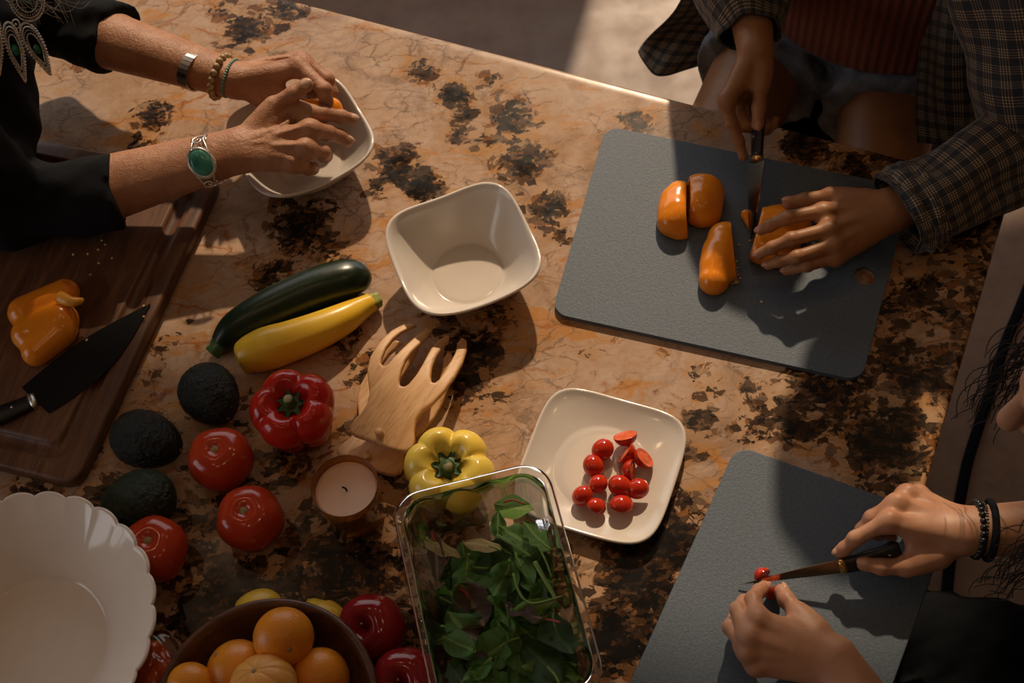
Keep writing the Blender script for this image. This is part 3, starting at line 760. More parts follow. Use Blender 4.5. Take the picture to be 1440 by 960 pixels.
# wooden board with a juice groove
def wood_board():
    TH = 0.024; z = TH
    A, B_, D = P(310.6,244.5,z)[:2], P(106,681,z)[:2], P(-60,150,z)[:2]
    ax, ay = norm(B_-A), norm(D-A); ay = ay-ax*(ax@ay); ay = norm(ay)
    LX, LY = np.linalg.norm(B_-A), 0.40
    cen = A+ax*LX/2+ay*LY/2
    t = thing('wooden_cutting_board', 'dark walnut cutting board with a juice groove under the pepper half and knife', 'cutting board', (*cen, ZC))
    nx, ny = 150, 120
    a = np.linspace(-LX/2, LX/2, nx); b = np.linspace(-LY/2, LY/2, ny)
    gr = 0.037; gw = 0.011
    # grid lines snapped round the groove so that its edges stay crisp
    def snap(L):
        base = list(np.linspace(-L/2+0.006, L/2-0.006, 60))
        for s in (-1, 1):
            m = s*(L/2-gr); base = [q for q in base if abs(q-m) > gw+0.001]
            base += [m+d for d in (-gw, -gw*.85, -gw*.6, -gw*.3, 0, gw*.3, gw*.6, gw*.85, gw)]
        return np.array(sorted(base))
    a, b = snap(LX), snap(LY); nx, ny = len(a), len(b)
    Aa, Bb = np.meshgrid(a, b)
    qx, qy = np.abs(Aa)-(LX/2-gr-0.02), np.abs(Bb)-(LY/2-gr-0.02)
    sd = np.hypot(np.maximum(qx, 0), np.maximum(qy, 0))+np.minimum(np.maximum(qx, qy), 0)-0.02
    dep = -0.0075*np.sqrt(np.clip(1-(sd/gw)**2, 0, 1))
    # rounded corners of the plate
    rc = 0.022
    ex, ey = np.abs(Aa)-(LX/2-rc), np.abs(Bb)-(LY/2-rc); d = np.hypot(ex, ey); m = (ex > 0) & (ey > 0) & (d > rc-.006)
    k = np.where(m, (rc-.006)/np.maximum(d, 1e-9), 1)
    Aa = np.where(m, np.sign(Aa)*((LX/2-rc)+ex*k), Aa); Bb = np.where(m, np.sign(Bb)*((LY/2-rc)+ey*k), Bb)
    top = np.c_[cen+np.outer(Aa.ravel(), ax)+np.outer(Bb.ravel(), ay), ZC+TH+dep.ravel()]
    fs = [grid_faces(nx, ny, False)]; J = np.arange(nx*ny).reshape(ny, nx)
    loop = np.concatenate([J[0, :-1], J[:-1, -1], J[-1, :0:-1], J[:0:-1, 0]]); ring = top[loop]; nl = len(loop); vs = [top]; prev = loop; off = len(top)
    tang = np.roll(ring, -1, 0)-np.roll(ring, 1, 0); nr = np.c_[tang[:, 1], -tang[:, 0]]; nr /= np.linalg.norm(nr, axis=1)[:, None]+1e-9
    if np.sum(nr*(ring[:, :2]-cen)) < 0: nr = -nr
    for o, zz in ((.003, -.0008), (.0052, -.0026), (.006, -.006), (.006, -.020), (.003, -.0235), (-.02, -.024)):
        r = ring.copy(); r[:, :2] += nr*o; r[:, 2] = ZC+TH+zz; vs.append(r); cur = off+np.arange(nl)
        fs.append(np.stack([prev, np.roll(prev, -1), np.roll(cur, -1), cur], 1)); prev = cur; off += nl
    ob = mk('board_plate', np.concatenate(vs), np.concatenate(fs), MT['walnut'], t)
    bm = bmesh.new(); bm.from_mesh(ob.data); bmesh.ops.recalc_face_normals(bm, faces=bm.faces); bm.to_mesh(ob.data); bm.free()
    return t
wood_board(); TW = 0.024

# ------------------------------------------------------------------ white crockery
def sup(a, p):                     # superellipse radius at angle a
    return (np.abs(np.cos(a))**p+np.abs(np.sin(a))**p)**(-1.0/p)
def square_dish(name, label, cat, cx, cy, ang, half, H, lift, base_r, p, deep, rim_z_px=None, group=None):
    """half: from centre to the middle of a rim side; corners lift"""
    org = P(cx, cy, 0)
    t = thing(name, label, cat, (org[0], org[1], ZC), group)
    n = 96; a = np.linspace(0, 2*math.pi, n, endpoint=False); shp = sup(a, p); corner = (shp-1)/(shp.max()-1)
    rings = []
    def ring(s, z, sq, out=0.0, li=0.0):
        rad = (base_r+(half-base_r)*s)
        r = rad*((1-sq)+sq*shp)+out
        zz = z+lift*corner*li
        th = a+ang
        rings.append(np.c_[org[0]+r*np.cos(th), org[1]+r*np.sin(th), ZC+zz])
    th = 0.0045
    S = np.linspace(0, 1, 12)
    prof = [deep(s) for s in S]
    # inside from the centre out
    for q in (0.02, 0.45, 0.8, 0.95): ring((q*base_r-base_r)/(half-base_r), th+0.0+0.0008*q, 0.0)
    for s, z in zip(S, prof): ring(s, th+(H-th)*z, min(1, s*1.25), 0, s**2)
    ring(1, H+0.0012, 1, 0.0018, 1); ring(1, H+0.0006, 1, 0.0042, 1); ring(1, H-0.0016, 1, 0.0046, 1)
    for s, z in list(zip(S, prof))[::-1][1:]: ring(s, (H-th)*z+0.0035, min(1, s*1.25), 0.0035, s**2)
    ring(-0.02, 0.0, 0.0); ring((-0.14*base_r)/(half-base_r), 0.0, 0.0); ring((-0.2*base_r)/(half-base_r), 0.003, 0.0); ring((0.02*base_r-base_r)/(half-base_r), 0.003, 0.0)
    v = np.concatenate(rings); m = len(rings); f = grid_faces(n, m, flip=False).tolist()
    f.append([i for i in range(n)][::-1]); f.append([(m-1)*n+i for i in range(n)])
    ob = mk(name+'_body', v, f, MT['ceramic'], t)
    bm = bmesh.new(); bm.from_mesh(ob.data); bmesh.ops.recalc_face_normals(bm, faces=bm.faces); bm.to_mesh(ob.data); bm.free()
    return t
def ang_of(p, q, z): a, b = P(*p, z), P(*q, z); return math.atan2(b[1]-a[1], b[0]-a[0])
bowl_prof = lambda s: 0.10*s+0.90*s**1.35 if s > 0 else 0
# empty bowl: corners at these pixels on its rim
zb = 0.066
bc = np.mean([P(x, y, zb)[:2] for x, y in [(545,313),(699,261),(760,383),(601,447)]], axis=0)
bpx = unproj(bc, 0)
a_b = ang_of((545,313), (760,383), zb)
square_dish('square_bowl', 'empty white square bowl with rounded corners in the middle of the counter', 'bowl', *bpx, a_b+math.pi/4, 0.089, 0.064, 0.007, 0.048, 3.9, bowl_prof, group='white square bowls')
# bowl under the hands
bc2 = np.mean([P(x, y, zb)[:2] for x, y in [(318,166),(466,104),(525,216),(380,286)]], axis=0)
a_b2 = ang_of((466,104), (380,286), zb)
square_dish('square_bowl', 'white square bowl under the two hands holding a piece of orange pepper', 'bowl', *unproj(bc2, 0), a_b2+math.pi/4, 0.089, 0.064, 0.007, 0.048, 3.9, bowl_prof, group='white square bowls')
zp = 0.016
pc = np.mean([P(x, y, zp)[:2] for x, y in [(791,556),(957,606),(905,758),(727,700)]], axis=0)
a_p = ang_of((791,556), (905,758), zp)
plate_prof = lambda s: 0.55*s+0.45*s**2
square_dish('square_plate', 'white square plate with rounded corners holding red cherry tomatoes', 'plate', *unproj(pc, 0), a_p+math.pi/4, 0.0905, 0.017, 0.003, 0.058, 4.8, plate_prof)

def scallop_bowl():
    zr = 0.085; c = P(17, 880, zr); R = 0.163
    t = thing('scalloped_bowl', 'large white serving bowl with a scalloped fluted rim at the left edge', 'bowl', (c[0], c[1], ZC))
    n = 480; a = np.linspace(0, 2*math.pi, n, endpoint=False)
    N = 26
    ph = a*N/2
    lob = np.abs(np.sin(ph)); lob = lob**0.55
    rings = []
    def ring(r, z, amt, o=0.0):
        w = 0.60*amt*(lob-0.7)
        rr = r*(1+0.06*w)+o; zz = z+0.006*w
        rings.append(np.c_[c[0]+rr*np.cos(a), c[1]+rr*np.sin(a), ZC+zz])
    S = np.linspace(0, 1, 16); br = 0.088
    for q in (0.02, .5, .85, .96): ring(br*q, .006+.001*q, 0)
    for s in S: ring(br+(R-br)*s**0.92, .008+(zr-.008)*s**.85, max(0, (s-.35)/.65)**1.3)
    ring(R, zr+.0015, 1, .002); ring(R, zr+.0008, 1, .0045); ring(R, zr-.0015, 1, .005)
    for s in S[::-1][1:]: ring(br+(R-br)*s**0.92, .003+(zr-.008)*s**.85, max(0, (s-.35)/.65)**1.3, .004)
    ring(br*.98, 0, 0); ring(br*.9, 0, 0); ring(br*.86, .003, 0); ring(br*.02, .003, 0)
    m = len(rings); f = grid_faces(n, m).tolist(); f.append(list(range(n))[::-1]); f.append([(m-1)*n+i for i in range(n)])
    ob = mk('bowl_body', np.concatenate(rings), f, MT['ceramic_bowl'], t)
    bm = bmesh.new(); bm.from_mesh(ob.data); bmesh.ops.recalc_face_normals(bm, faces=bm.faces); bm.to_mesh(ob.data); bm.free()
scallop_bowl()

# ------------------------------------------------------------------ turned things
def lathe_at(name, prof, c, mat, parent, n=64):
    v, f = lathe(prof, n); ob = mk(name, v+np.array([c[0], c[1], ZC]), f, mat, parent)
    bm = bmesh.new(); bm.from_mesh(ob.data); bmesh.ops.remove_doubles(bm, verts=bm.verts, dist=1e-5); bmesh.ops.recalc_face_normals(bm, faces=bm.faces); bm.to_mesh(ob.data); bm.free()
    return ob
WB_Z = 0.085
wbc = P(372, 994, WB_Z); WB_R = 0.127
t = thing('wooden_bowl', 'dark wooden bowl full of oranges at the bottom edge', 'bowl', (wbc[0], wbc[1], ZC))
ib = [(1e-4, .012), (.03, .0125), (.06, .019), (.085, .034), (.104, .054), (.114, .070), (WB_R-.0085, WB_Z-.002), (WB_R-.006, WB_Z), (WB_R-.002, WB_Z), (WB_R, WB_Z-.003), (.122, .066), (.112, .046), (.094, .026), (.07, .010), (.055, .003), (.05, 0), (.04, 0), (.036, .002), (1e-4, .002)]
lathe_at('bowl_body', ib, wbc, MT['bowl_wood'], t, 96)

cz = 0.086
cc = P(484.2, 682, cz)
t = thing('candle', 'cream wax candle in an amber glass cup beside the wooden salad hands', 'candle', (cc[0], cc[1], ZC))
lathe_at('glass_cup', [(1e-4, .004), (.032, .004), (.0345, .008), (.0392, cz-.002), (.0402, cz), (.0412, cz-.002), (.0408, cz-.008), (.0362, .005), (.0345, .001), (.032, 0), (1e-4, 0)], cc, MT['amber'], t, 72)
lathe_at('wax', [(1e-4, .0045), (.0315, .0045), (.0338, .010), (.0381, cz-.016), (.0375, cz-.0145), (.034, cz-.0150), (.012, cz-.0158), (.005, cz-.0165), (1e-4, cz-.0165)], cc, MT['wax'], t, 64)
w0 = np.array([cc[0], cc[1], ZC+cz-.0165])
path = spline([w0, w0+[-.0005, .001, .004], w0+[-.002, .0015, .007], w0+[-.0045, .002, .0082]], 10)
v, f = tube(path, [.0012]*8+[.0011, .0008], 8); mk('wick', v, f, MT['wick'], t)
# ------------------------------------------------------------------ fruit and vegetables
def axes_from(z_dir, spin=0.0, hint=(0, 1, 0)):
    """rows = local x, y, z in world"""
    z = norm(z_dir); x = norm(np.cross(hint, z)); y = np.cross(z, x)
    c, s = math.cos(spin), math.sin(spin)
    return np.array([c*x+s*y, -s*x+c*y, z])
def revolve_lobed(prof, n, lobe, ax, c):
    """prof rows (r, z, lobe amount) local; lobe(angle)->0..1"""
    a = np.linspace(0, 2*math.pi, n, endpoint=False); L = lobe(a); out = []
    for r, z, k, dz in prof:
        rr = r*(1-k*(1-L)); out.append(np.c_[rr*np.cos(a), rr*np.sin(a), z+dz*L])
    v = np.concatenate(out)@ax+np.asarray(c)
    return v, grid_faces(n, len(prof))
def whole_pepper(label, px, R, H, mat, nl, seed, tilt=(0.05, -0.05), top_z=None):
    rg = np.random.default_rng(seed)
    g = P(px[0], px[1], 0.0); g[2] = ZC
    ax = axes_from((tilt[0], tilt[1], 1), rg.uniform(0, 6))
    t = thing('bell_pepper', label, 'bell pepper', g)
    ph = np.sort(np.linspace(0, 2*math.pi, nl, endpoint=False)+rg.uniform(-.16, .16, nl)); st = rg.uniform(.85, 1.08, nl)
    def lobe(a):
        d = (a[:, None]-ph[None, :]+math.pi) % (2*math.pi)-math.pi
        w = np.clip(np.cos(d*nl/2*0.98), 0, 1)**0.55*st*(np.abs(d) < math.pi/nl*1.25)
        return w.max(1)
    H_ = H
    prof = [(0.004, .012, 0, -.004), (R*.22, .008, .3, -.008), (R*.42, .006, .5, -.006), (R*.62, .010, .4, -.006), (R*.78, .020, .30, 0), (R*.88, .036, .22, 0), (R*.955, .055*H_/.09, .17, 0), (R*1.0, H_*.72, .15, 0),
            (R*.985, H_*.84, .17, .001), (R*.92, H_*.93, .20, .003), (R*.80, H_*.985, .24, .006), (R*.66, H_*1.0, .28, .008), (R*.52, H_*.985, .30, .006), (R*.40, H_*.945, .25, .002), (R*.29, H_*.895, .12, 0), (R*.20, H_*.87, 0, 0), (.003, H_*.868, 0, 0)]
    pr = spline(np.array(prof), 46); pr[:, 0] = np.maximum(pr[:, 0], .0015); pr[:, 1] = np.maximum(pr[:, 1], 0.0005)
    v, f = revolve_lobed(pr, 120, lobe, ax, g)
    low = v[:, 2].min(); v[:, 2] += ZC-low
    mk('flesh', v, f, mat, t)
    o = g+np.array([0, 0, ZC-low])+ax[2]*(H_*.868)
    # calyx star and stalk
    n = 60; a = np.linspace(0, 2*math.pi, n, endpoint=False); rings = []
    for r, z, k in ((.0055, .0065, 0), (.009, .0045, 0), (.013, .0035, .1), (.0165, .0045, .3), (.019, .0068, .45), (.0175, .0035, .45), (.010, -.001, 0)):
        rr = r*R/.052*(1-k*(0.5+0.5*np.cos(a*7+1))); rings.append(np.c_[rr*np.cos(a), rr*np.sin(a), np.full(n, z)])
    v, f = np.concatenate(rings)@ax+o, grid_faces(n, len(rings))
    mk('calyx', v, f, MT['pepper_stem'], t)
    bend = ax[0]*rg.uniform(-.006, .006)+ax[1]*rg.uniform(-.006, .006)
    path = spline([o+ax[2]*.003, o+ax[2]*.010+bend*.3, o+ax[2]*.017+bend, o+ax[2]*.0215+bend*1.3], 10)
    v, f = tube(path, np.linspace(.0085, .0058, 10)*R/.052, 14); st_ = mk('stalk', v, f, MT['pepper_stem'], t)
    v, f = tube([path[-1]-ax[2]*.0004, path[-1]+ax[2]*.0008], [.0052*R/.052, .0048*R/.052], 14); sub('cut_end', v, f, MT['stem_cut'], st_)
    return t
whole_pepper('glossy red bell pepper standing upright with a green stalk', (430, 606), .0545, .088, MT['red_pepper'], 5, 3, (-.03, -.04))
whole_pepper('yellow bell pepper with a green stalk half behind the clear salad tub', (642, 691), .057, .086, MT['yellow_pepper'], 6, 11, (-.02, -.03))

def tomato(label, px, R, seed):
    rg = np.random.default_rng(seed); g = P(px[0], px[1], 0.0); g[2] = ZC
    ax = axes_from((rg.uniform(-.06, .06), rg.uniform(-.10, .02), 1), rg.uniform(0, 6))
    t = thing('tomato', label, 'tomato', g, 'large red tomatoes')
    ph = rg.uniform(0, 6, 3)
    lobe = lambda a: 0.5+0.25*np.cos(5*a+ph[0])+0.15*np.cos(3*a+ph[1])+0.1*np.cos(2*a+ph[2])
    H = R*1.68
    prof = np.array([(.002, .002, 0, 0), (R*.35, .001, .02, 0), (R*.62, H*.07, .05, 0), (R*.86, H*.24, .07, 0), (R*.985, H*.45, .07, 0), (R*.985, H*.62, .07, 0), (R*.87, H*.81, .08, 0), (R*.66, H*.935, .10, 0), (R*.42, H*.985, .13, 0), (R*.24, H*.975, .12, 0), (R*.13, H*.945, .05, 0), (.0015, H*.935, 0, 0)])
    v, f = revolve_lobed(spline(prof, 40), 72, lobe, ax, g); v[:, 2] += ZC-v[:, 2].min(); mk('flesh', v, f, MT['tomato'], t)
    top = v[-72:].mean(0)
    n = 30; a = np.linspace(0, 2*math.pi, n, endpoint=False); rings = []
    for r, z in ((.0003, .0016), (.0025, .0014), (.0045, .0006), (.006, .0004), (.0062, -.001)):
        rr = r*.8*(1+(.10*np.cos(5*a+1) if r > .004 else 0)); rings.append(np.c_[rr*np.cos(a), rr*np.sin(a), np.full(n, z)])
    mk('stem_scar', np.concatenate(rings)@ax+top+ax[2]*.0006, grid_faces(n, len(rings)), MT['tomato_scar'], t)
tomato('large red tomato between the red pepper and the avocados, topmost of the three', (321, 664), .0425, 1)
tomato('large red tomato left of the candle, middle one of the three', (363, 743), .0425, 2)
tomato('large red tomato beside the scalloped white bowl', (228, 789), .0430, 5)

def body_along(name, label, cat, path, rad, mat, seed, n=28, ell=1.0, rough=0.0, org=None, group=None):
    pass
def ridged_tube(path, rad, n, amp, lobes, squash=1.0, seed=0):
    path = np.asarray(path); m = len(path); a = np.linspace(0, 2*math.pi, n, endpoint=False); T = np.gradient(path, axis=0); out = []
    for i in range(m):
        d, u, w = frame(T[i]); r = rad[i]*(1+amp*np.cos(lobes*a+seed))
        out.append(path[i]+np.outer(r*np.cos(a), u)+np.outer(r*np.sin(a)*squash, w))
    v = np.concatenate(out); f = grid_faces(n, m).tolist()
    v = np.concatenate([v, [path[0]], [path[-1]]])
    for i in range(n):
        f.append([m*n, (i+1) % n, i]); f.append([m*n+1, (m-1)*n+i, (m-1)*n+(i+1) % n])
    return v, f
def zucchini():
    z = .025
    ctl = [(307,479),(330,461),(370,441),(420,419),(465,403),(497,394),(505,392)]
    rad = [.0150,.0225,.0270,.0290,.0298,.0270,.0140]
    c3 = spline([np.r_[P(x, y, z), r] for (x, y), r in zip(ctl, rad)], 70)
    s = np.linspace(0, 1, 70); r = c3[:, 3]; r[-5:] *= np.sqrt(np.clip(1-((s[-5:]-s[-6])/(s[-1]-s[-6]))**2, 0.02, 1))
    c3[:, 2] = ZC+np.maximum(r, .013)+.0005
    t = thing('zucchini', 'dark green zucchini lying behind the yellow squash', 'zucchini', (*c3[35, :2], ZC))
    v, f = ridged_tube(c3[:, :3], r, 40, .014, 7); mk('flesh', v, f, MT['zucchini'], t)
    p0 = c3[0, :3]; d = norm(p0-c3[6, :3])
    path = spline([p0-d*.006, p0+d*.004, p0+d*.011, p0+d*.0165], 12)
    v, f = ridged_tube(path, np.array([.0125, .0125, .0122, .0118, .0112, .0105, .0100, .0098, .0100, .0104, .0106, .0100]), 20, .09, 5); mk('stem', v, f, MT['pepper_stem'], t)
def squash():
    ctl = [(333,506),(345,502),(375,494),(410,482),(445,468),(480,450),(505,432),(522,421)]
    rad = [.008,.0225,.0285,.0270,.0250,.0215,.0165,.0128]
    c3 = spline([np.r_[P(x, y, .024), r] for (x, y), r in zip(ctl, rad)], 70)
    r = c3[:, 3]; k = np.linspace(0, 1, 9); r[:9] = c3[9, 3]*np.sqrt(np.clip(1-(1-k)**2, .01, 1))
    c3[:, 2] = ZC+np.maximum(r, .008)+.0005+np.linspace(0, .004, 70); c3[:9, 2] = c3[9, 2]
    t = thing('yellow_squash', 'yellow crookneck squash lying in front of the zucchini', 'squash', (*c3[35, :2], ZC))
    v, f = ridged_tube(c3[:, :3], r, 36, .010, 8, seed=1); mk('flesh', v, f, MT['squash'], t)
    p0 = c3[-1, :3]; d = norm(p0-c3[-8, :3])
    path = [p0-d*.004, p0+d*.002, p0+d*.007, p0+d*.011]; v, f = ridged_tube(resample(path, 8), np.array([.0118, .0122, .0126, .0122, .0112, .0104, .0104, .0098]), 20, .10, 5); mk('stem', v, f, MT['squash_stem'], t)
zucchini(); squash()

def avocado(label, px, tip_px, mat, L=.088, R=.0365):
    a = P(px[0], px[1], .034); b = P(tip_px[0], tip_px[1], .030); d = norm((b-a)*[1, 1, 0])
    ax = axes_from(d, 0, (0, 0, 1))
    c = np.array([a[0], a[1], ZC+R+.0005])
    t = thing('avocado', label, 'avocado', (c[0], c[1], ZC), 'dark avocados')
    s = np.linspace(0, math.pi, 130); x = -np.cos(s)*L/2; r = R*np.sin(s)**0.92*(1-0.16*(x/(L/2))-0.05*(x/(L/2))**2)
    prof = np.c_[np.maximum(r, .0006), x, np.zeros(130), np.zeros(130)]
    v, f = revolve_lobed(prof, 150, lambda q: np.ones_like(q), ax, c)
    rg = np.random.default_rng(int(px[0])); sd_ = v[rg.integers(0, len(v), 900)]; dd = np.full(len(v), 9.0)
    for k in range(0, 900, 60): dd = np.minimum(dd, np.linalg.norm(v[:, None, :]-sd_[None, k:k+60, :], axis=2).min(1))
    v = v+(v-c)/np.linalg.norm(v-c, axis=1)[:, None]*(.0011*np.clip(1-(dd/.0030)**2, 0, 1))[:, None]; v[:, 2] += ZC-v[:, 2].min(); mk('skin', v, f, mat, t)
    e = c+d*(L/2-.0005); e[2] = v[-150:, 2].mean(); w, g_ = uvsphere(e, (.0035, .0035, .002), 10, 6, axes=ax); mk('stem_button', w, g_, MT['tomato_scar'], t)
avocado('almost black avocado touching the yellow squash', (297, 558), (318, 586), MT['avocado'], .086, .037)
avocado('almost black avocado beside the corner of the wooden board', (208, 620), (247, 633), MT['avocado'], .094, .036)
avocado('dark green avocado between a tomato and the scalloped bowl', (196, 706), (160, 716), MT['avocado_green'], .092, .037)

# round fruit
def round_fruit(name, label, cat, c, R, mat, group=None, squash=.94, grooves=0, spin=(0.1, -0.2, 1)):
    t = thing(name, label, cat, (c[0], c[1], c[2]-R*squash), group)
    ax = axes_from(spin, 0.4)
    nu, nv = 64, 36; th = np.linspace(0.02, math.pi-.02, nv); a = np.linspace(0, 2*math.pi, nu, endpoint=False)
    out = []
    for q in th:
        g = 1.0
        if grooves:
            d = np.abs(((a*grooves/(2*math.pi)+.17*np.sin(a*2)) % 1)-.5); g = 1-.055*np.exp(-(d/.09)**2)*np.sin(q)**.5*(q < 2.2)
        dim = 1-.07*np.exp(-((q)/.22)**2)-.03*np.exp(-((math.pi-q)/.2)**2)
        rr = R*g*dim; out.append(np.c_[rr*np.sin(q)*np.cos(a), rr*np.sin(q)*np.sin(a), rr*squash*np.cos(q)*np.ones(nu)])
    v = np.concatenate(out)@ax+c; f = grid_faces(nu, nv, flip=True).tolist()+[list(range(nu)), [(nv-1)*nu+i for i in range(nu)][::-1]]
    mk('peel', v, f, mat, t)
    top = c+ax[2]*R*squash*.925
    w, g_ = uvsphere(top, (.0032, .0032, .0016), 10, 6, axes=ax); mk('stem_button', w, g_, MT['tomato_scar'], t)
    return t
round_fruit('orange', 'bright orange on top of the pile, nearest the far rim of the wooden bowl', 'orange', P(399, 896, .088), .0345, MT['orange'], 'oranges in the wooden bowl', spin=(.3, -.7, .6))
round_fruit('orange', 'orange lying low at the left of the pile in the wooden bowl', 'orange', P(333, 942, .058), .0355, MT['orange'], 'oranges in the wooden bowl', spin=(-.5, .4, .6))
round_fruit('orange', 'orange lying low at the right of the pile in the wooden bowl', 'orange', P(449, 954, .056), .0355, MT['orange'], 'oranges in the wooden bowl', spin=(.5, -.5, .3))
round_fruit('orange', 'smooth shiny orange at the left wall of the wooden bowl', 'orange', P(268, 966, .068), .0285, MT['orange'], 'oranges in the wooden bowl', spin=(-.4, -.5, .5))
round_fruit('tangerine', 'pale ribbed tangerine on top of the oranges at the bottom edge', 'tangerine', P(370, 966, .096), .0385, MT['tangerine'], None, .86, 9, (-.1, .35, 1))

def lemon(label, px, d, L=.074, R=.0275):
    c = P(px[0], px[1], R); c[2] = ZC+R
    ax = axes_from((*d, 0), 0, (0, 0, 1)); t = thing('lemon', label, 'lemon', (c[0], c[1], ZC), 'lemons behind the wooden bowl')
    s = np.linspace(0.03, math.pi-.03, 40); x = -np.cos(s); r = R*np.sin(s)**.85*(1-.30*np.clip((x-.55)/.45, 0, 1)**.8)
    x = x*L/2*.86+np.where(x > .72, (x-.72)*.026, 0)
    v, f = revolve_lobed(np.c_[np.maximum(r, .0008), x, 0*x, 0*x], 40, lambda q: np.ones_like(q), ax, c); mk('peel', v, f, MT['lemon'], t)
    w, g_ = uvsphere(v[-40:].mean(0), .0026, 8, 6); mk('nub', w, g_, MT['squash_stem'], t)
lemon('yellow lemon peeping out behind the middle of the wooden bowl rim', (363, 862), (-.9, -.35))
lemon('yellow lemon pointing up between the wooden bowl and a red apple', (458, 876), (-.45, .75), .068, .026)

def apple(label, px, R, spin):
    c = P(px[0], px[1], R*.9); c[2] = ZC+R*.92
    ax = axes_from(spin, .7); t = thing('apple', label, 'apple', (c[0], c[1], ZC), 'dark red apples')
    prof = np.array([(.002, -.70, 0, 0), (.16, -.74, .1, 0), (.42, -.88, .14, 0), (.66, -.80, .09, 0), (.88, -.50, .05, 0), (1.0, -.06, .03, 0), (.99, .30, .03, 0), (.86, .66, .04, 0), (.62, .86, .05, 0), (.40, .88, .06, 0), (.22, .76, .04, 0), (.10, .60, 0, 0), (.012, .52, 0, 0)])
    prof[:, :2] *= R
    v, f = revolve_lobed(spline(prof, 44), 64, lambda a: .5+.5*np.cos(5*a), ax, c); v[:, 2] += ZC-v[:, 2].min(); dz = 0
    mk('skin', v, f, MT['apple'], t)
    o = v[-64:].mean(0); p_ = spline([o, o+ax[2]*.010+ax[0]*.001, o+ax[2]*.019+ax[0]*.004], 8); w, g_ = tube(p_, [.0014]*6+[.0018, .002], 8); mk('stalk', w, g_, MT['bowl_wood'], t)
apple('glossy dark red apple right of the wooden bowl, behind the other apple', (524, 885), .0405, (-.25, -.25, 1))
apple('dark red apple at the bottom edge between the wooden bowl and the salad tub', (572, 960), .0400, (-.2, -.3, 1))

# cut pepper pieces (implicit: lobes joined, cut flat, hollowed)
def pepper_piece(label, cat, lobes, cuts, zbase, hollow=True, h=.0013, group=None, wall=.006, name='pepper_piece', flat=True):
    """lobes: list of (px0, px1, r0, r1) spines on the support; cuts: list of (px, direction px) - keeps the side left of the direction"""
    P3 = []
    for a, b, ra, rb in lobes:
        P3.append((P(a[0], a[1], zbase+(a[2] if len(a) > 2 else .004)), P(b[0], b[1], zbase+(b[2] if len(b) > 2 else .004)), ra, rb))
    lo = np.min([np.minimum(a, b)-max(ra, rb) for a, b, ra, rb in P3], 0)-.006; hi = np.max([np.maximum(a, b)+max(ra, rb) for a, b, ra, rb in P3], 0)+.006
    lo[2] = ZC+zbase-.004
    F = Field(lo, hi, h)
    for a, b, ra, rb in P3: F.cap(a, b, ra, rb, .009)
    if hollow:
        G = Field(lo, hi, h)
        for a, b, ra, rb in P3: G.cap(a+[0, 0, -.001], b+[0, 0, -.001], ra-wall, rb-wall, .006)
        F.F = np.maximum(F.F, -G.F)
    if flat: F.plane((0, 0, ZC+zbase+.0004), (0, 0, -1), .0008)
    for p, d in cuts:
        a = P(p[0], p[1], zbase+.01); b = P(p[0]+d[0], p[1]+d[1], zbase+.01); u = norm((b-a)*[1, 1, 0]); F.plane(a, (u[1], -u[0], 0.12), .0008)
    v, f = F.mesh(1)
    c = v.mean(0); t = thing(name, label, cat, (c[0], c[1], ZC+zbase), group)
    mk('flesh', v, f, MT['orange_pepper'], t)
    return t
G_ = 'orange pepper pieces on the blue board'
pepper_piece('orange pepper quarter with its cut edge on the right, leftmost on the blue board', 'pepper piece', [((950,284,.010),(946,312,.010),.0225,.0215), ((953,300,.012),(954,304,.012),.0245,.0240), ((959,276,.010),(958,318,.006),.0200,.0165), ((954,268,.006),(957,324,.004),.0130,.0120)], [((967,300), (0,-10))], TB, group=G_)
pepper_piece('orange pepper quarter with its cut edge on the left, farthest on the blue board', 'pepper piece', [((993,268,.012),(991,300,.008),.0225,.0195), ((980,266,.012),(982,300,.008),.0205,.0180), ((998,276,.008),(994,296,.008),.0195,.0200), ((986,284,.016),(986,290,.016),.0225,.0220)], [((967.5,300), (0,10))], TB, group=G_)
pepper_piece('long orange pepper quarter with seeds at its cut edge, nearest on the blue board', 'pepper piece', [((1017,334,.009),(1004,394,.009),.0210,.0205), ((1012,356,.010),(1009,372,.010),.0228,.0226), ((1026,330,.006),(1025,380,.006),.0155,.0150)], [((1033,360), (-1,-10))], TB, group=G_)
pepper_piece('large orange pepper half held down under the brown left hand on the blue board', 'pepper piece', [((1076,318,.012),(1098,318,.012),.0260,.0260), ((1074,345,.012),(1100,350,.012),.0270,.0250), ((1096,312,.012),(1122,322,.010),.0230,.0200)], [((1059,340), (-3,12))], TB, group=G_)
pepper_piece('thin orange pepper sliver just left of the knife blade', 'pepper piece', [((1049,302,.004),(1056,322,.002),.0075,.0035)], [((1053,310), (0,-10))], TB, False, .0009, group=G_)
pepper_piece('three-lobed orange pepper half lying on the walnut board', 'pepper piece', [((36,440,.012),(92,412,.012),.0235,.0195), ((40,470,.012),(86,450,.014),.0225,.0235), ((52,494,.008),(84,466,.012),.0205,.0230)], [], TW)
v, f = tube(spline([P(84,418,.058), P(100,424,.060), P(112,423,.058), P(117,420,.056)], 14), [.009,.0088,.0085,.008,.0075,.007,.0065,.006,.0056,.005,.0044,.0038,.003,.0016], 12)
for o in bpy.data.objects:
    if o.get('label') == 'three-lobed orange pepper half lying on the walnut board': mk('cut_rim', v, f, MT['orange_flesh'], o)

pepper_piece('orange pepper piece held between the older hands over the white bowl', 'pepper piece', [((436,156,.0),(466,152,.0),.017,.015), ((448,172,-.01),(474,166,-.012),.015,.013)], [], .098, False, .0014, flat=False)
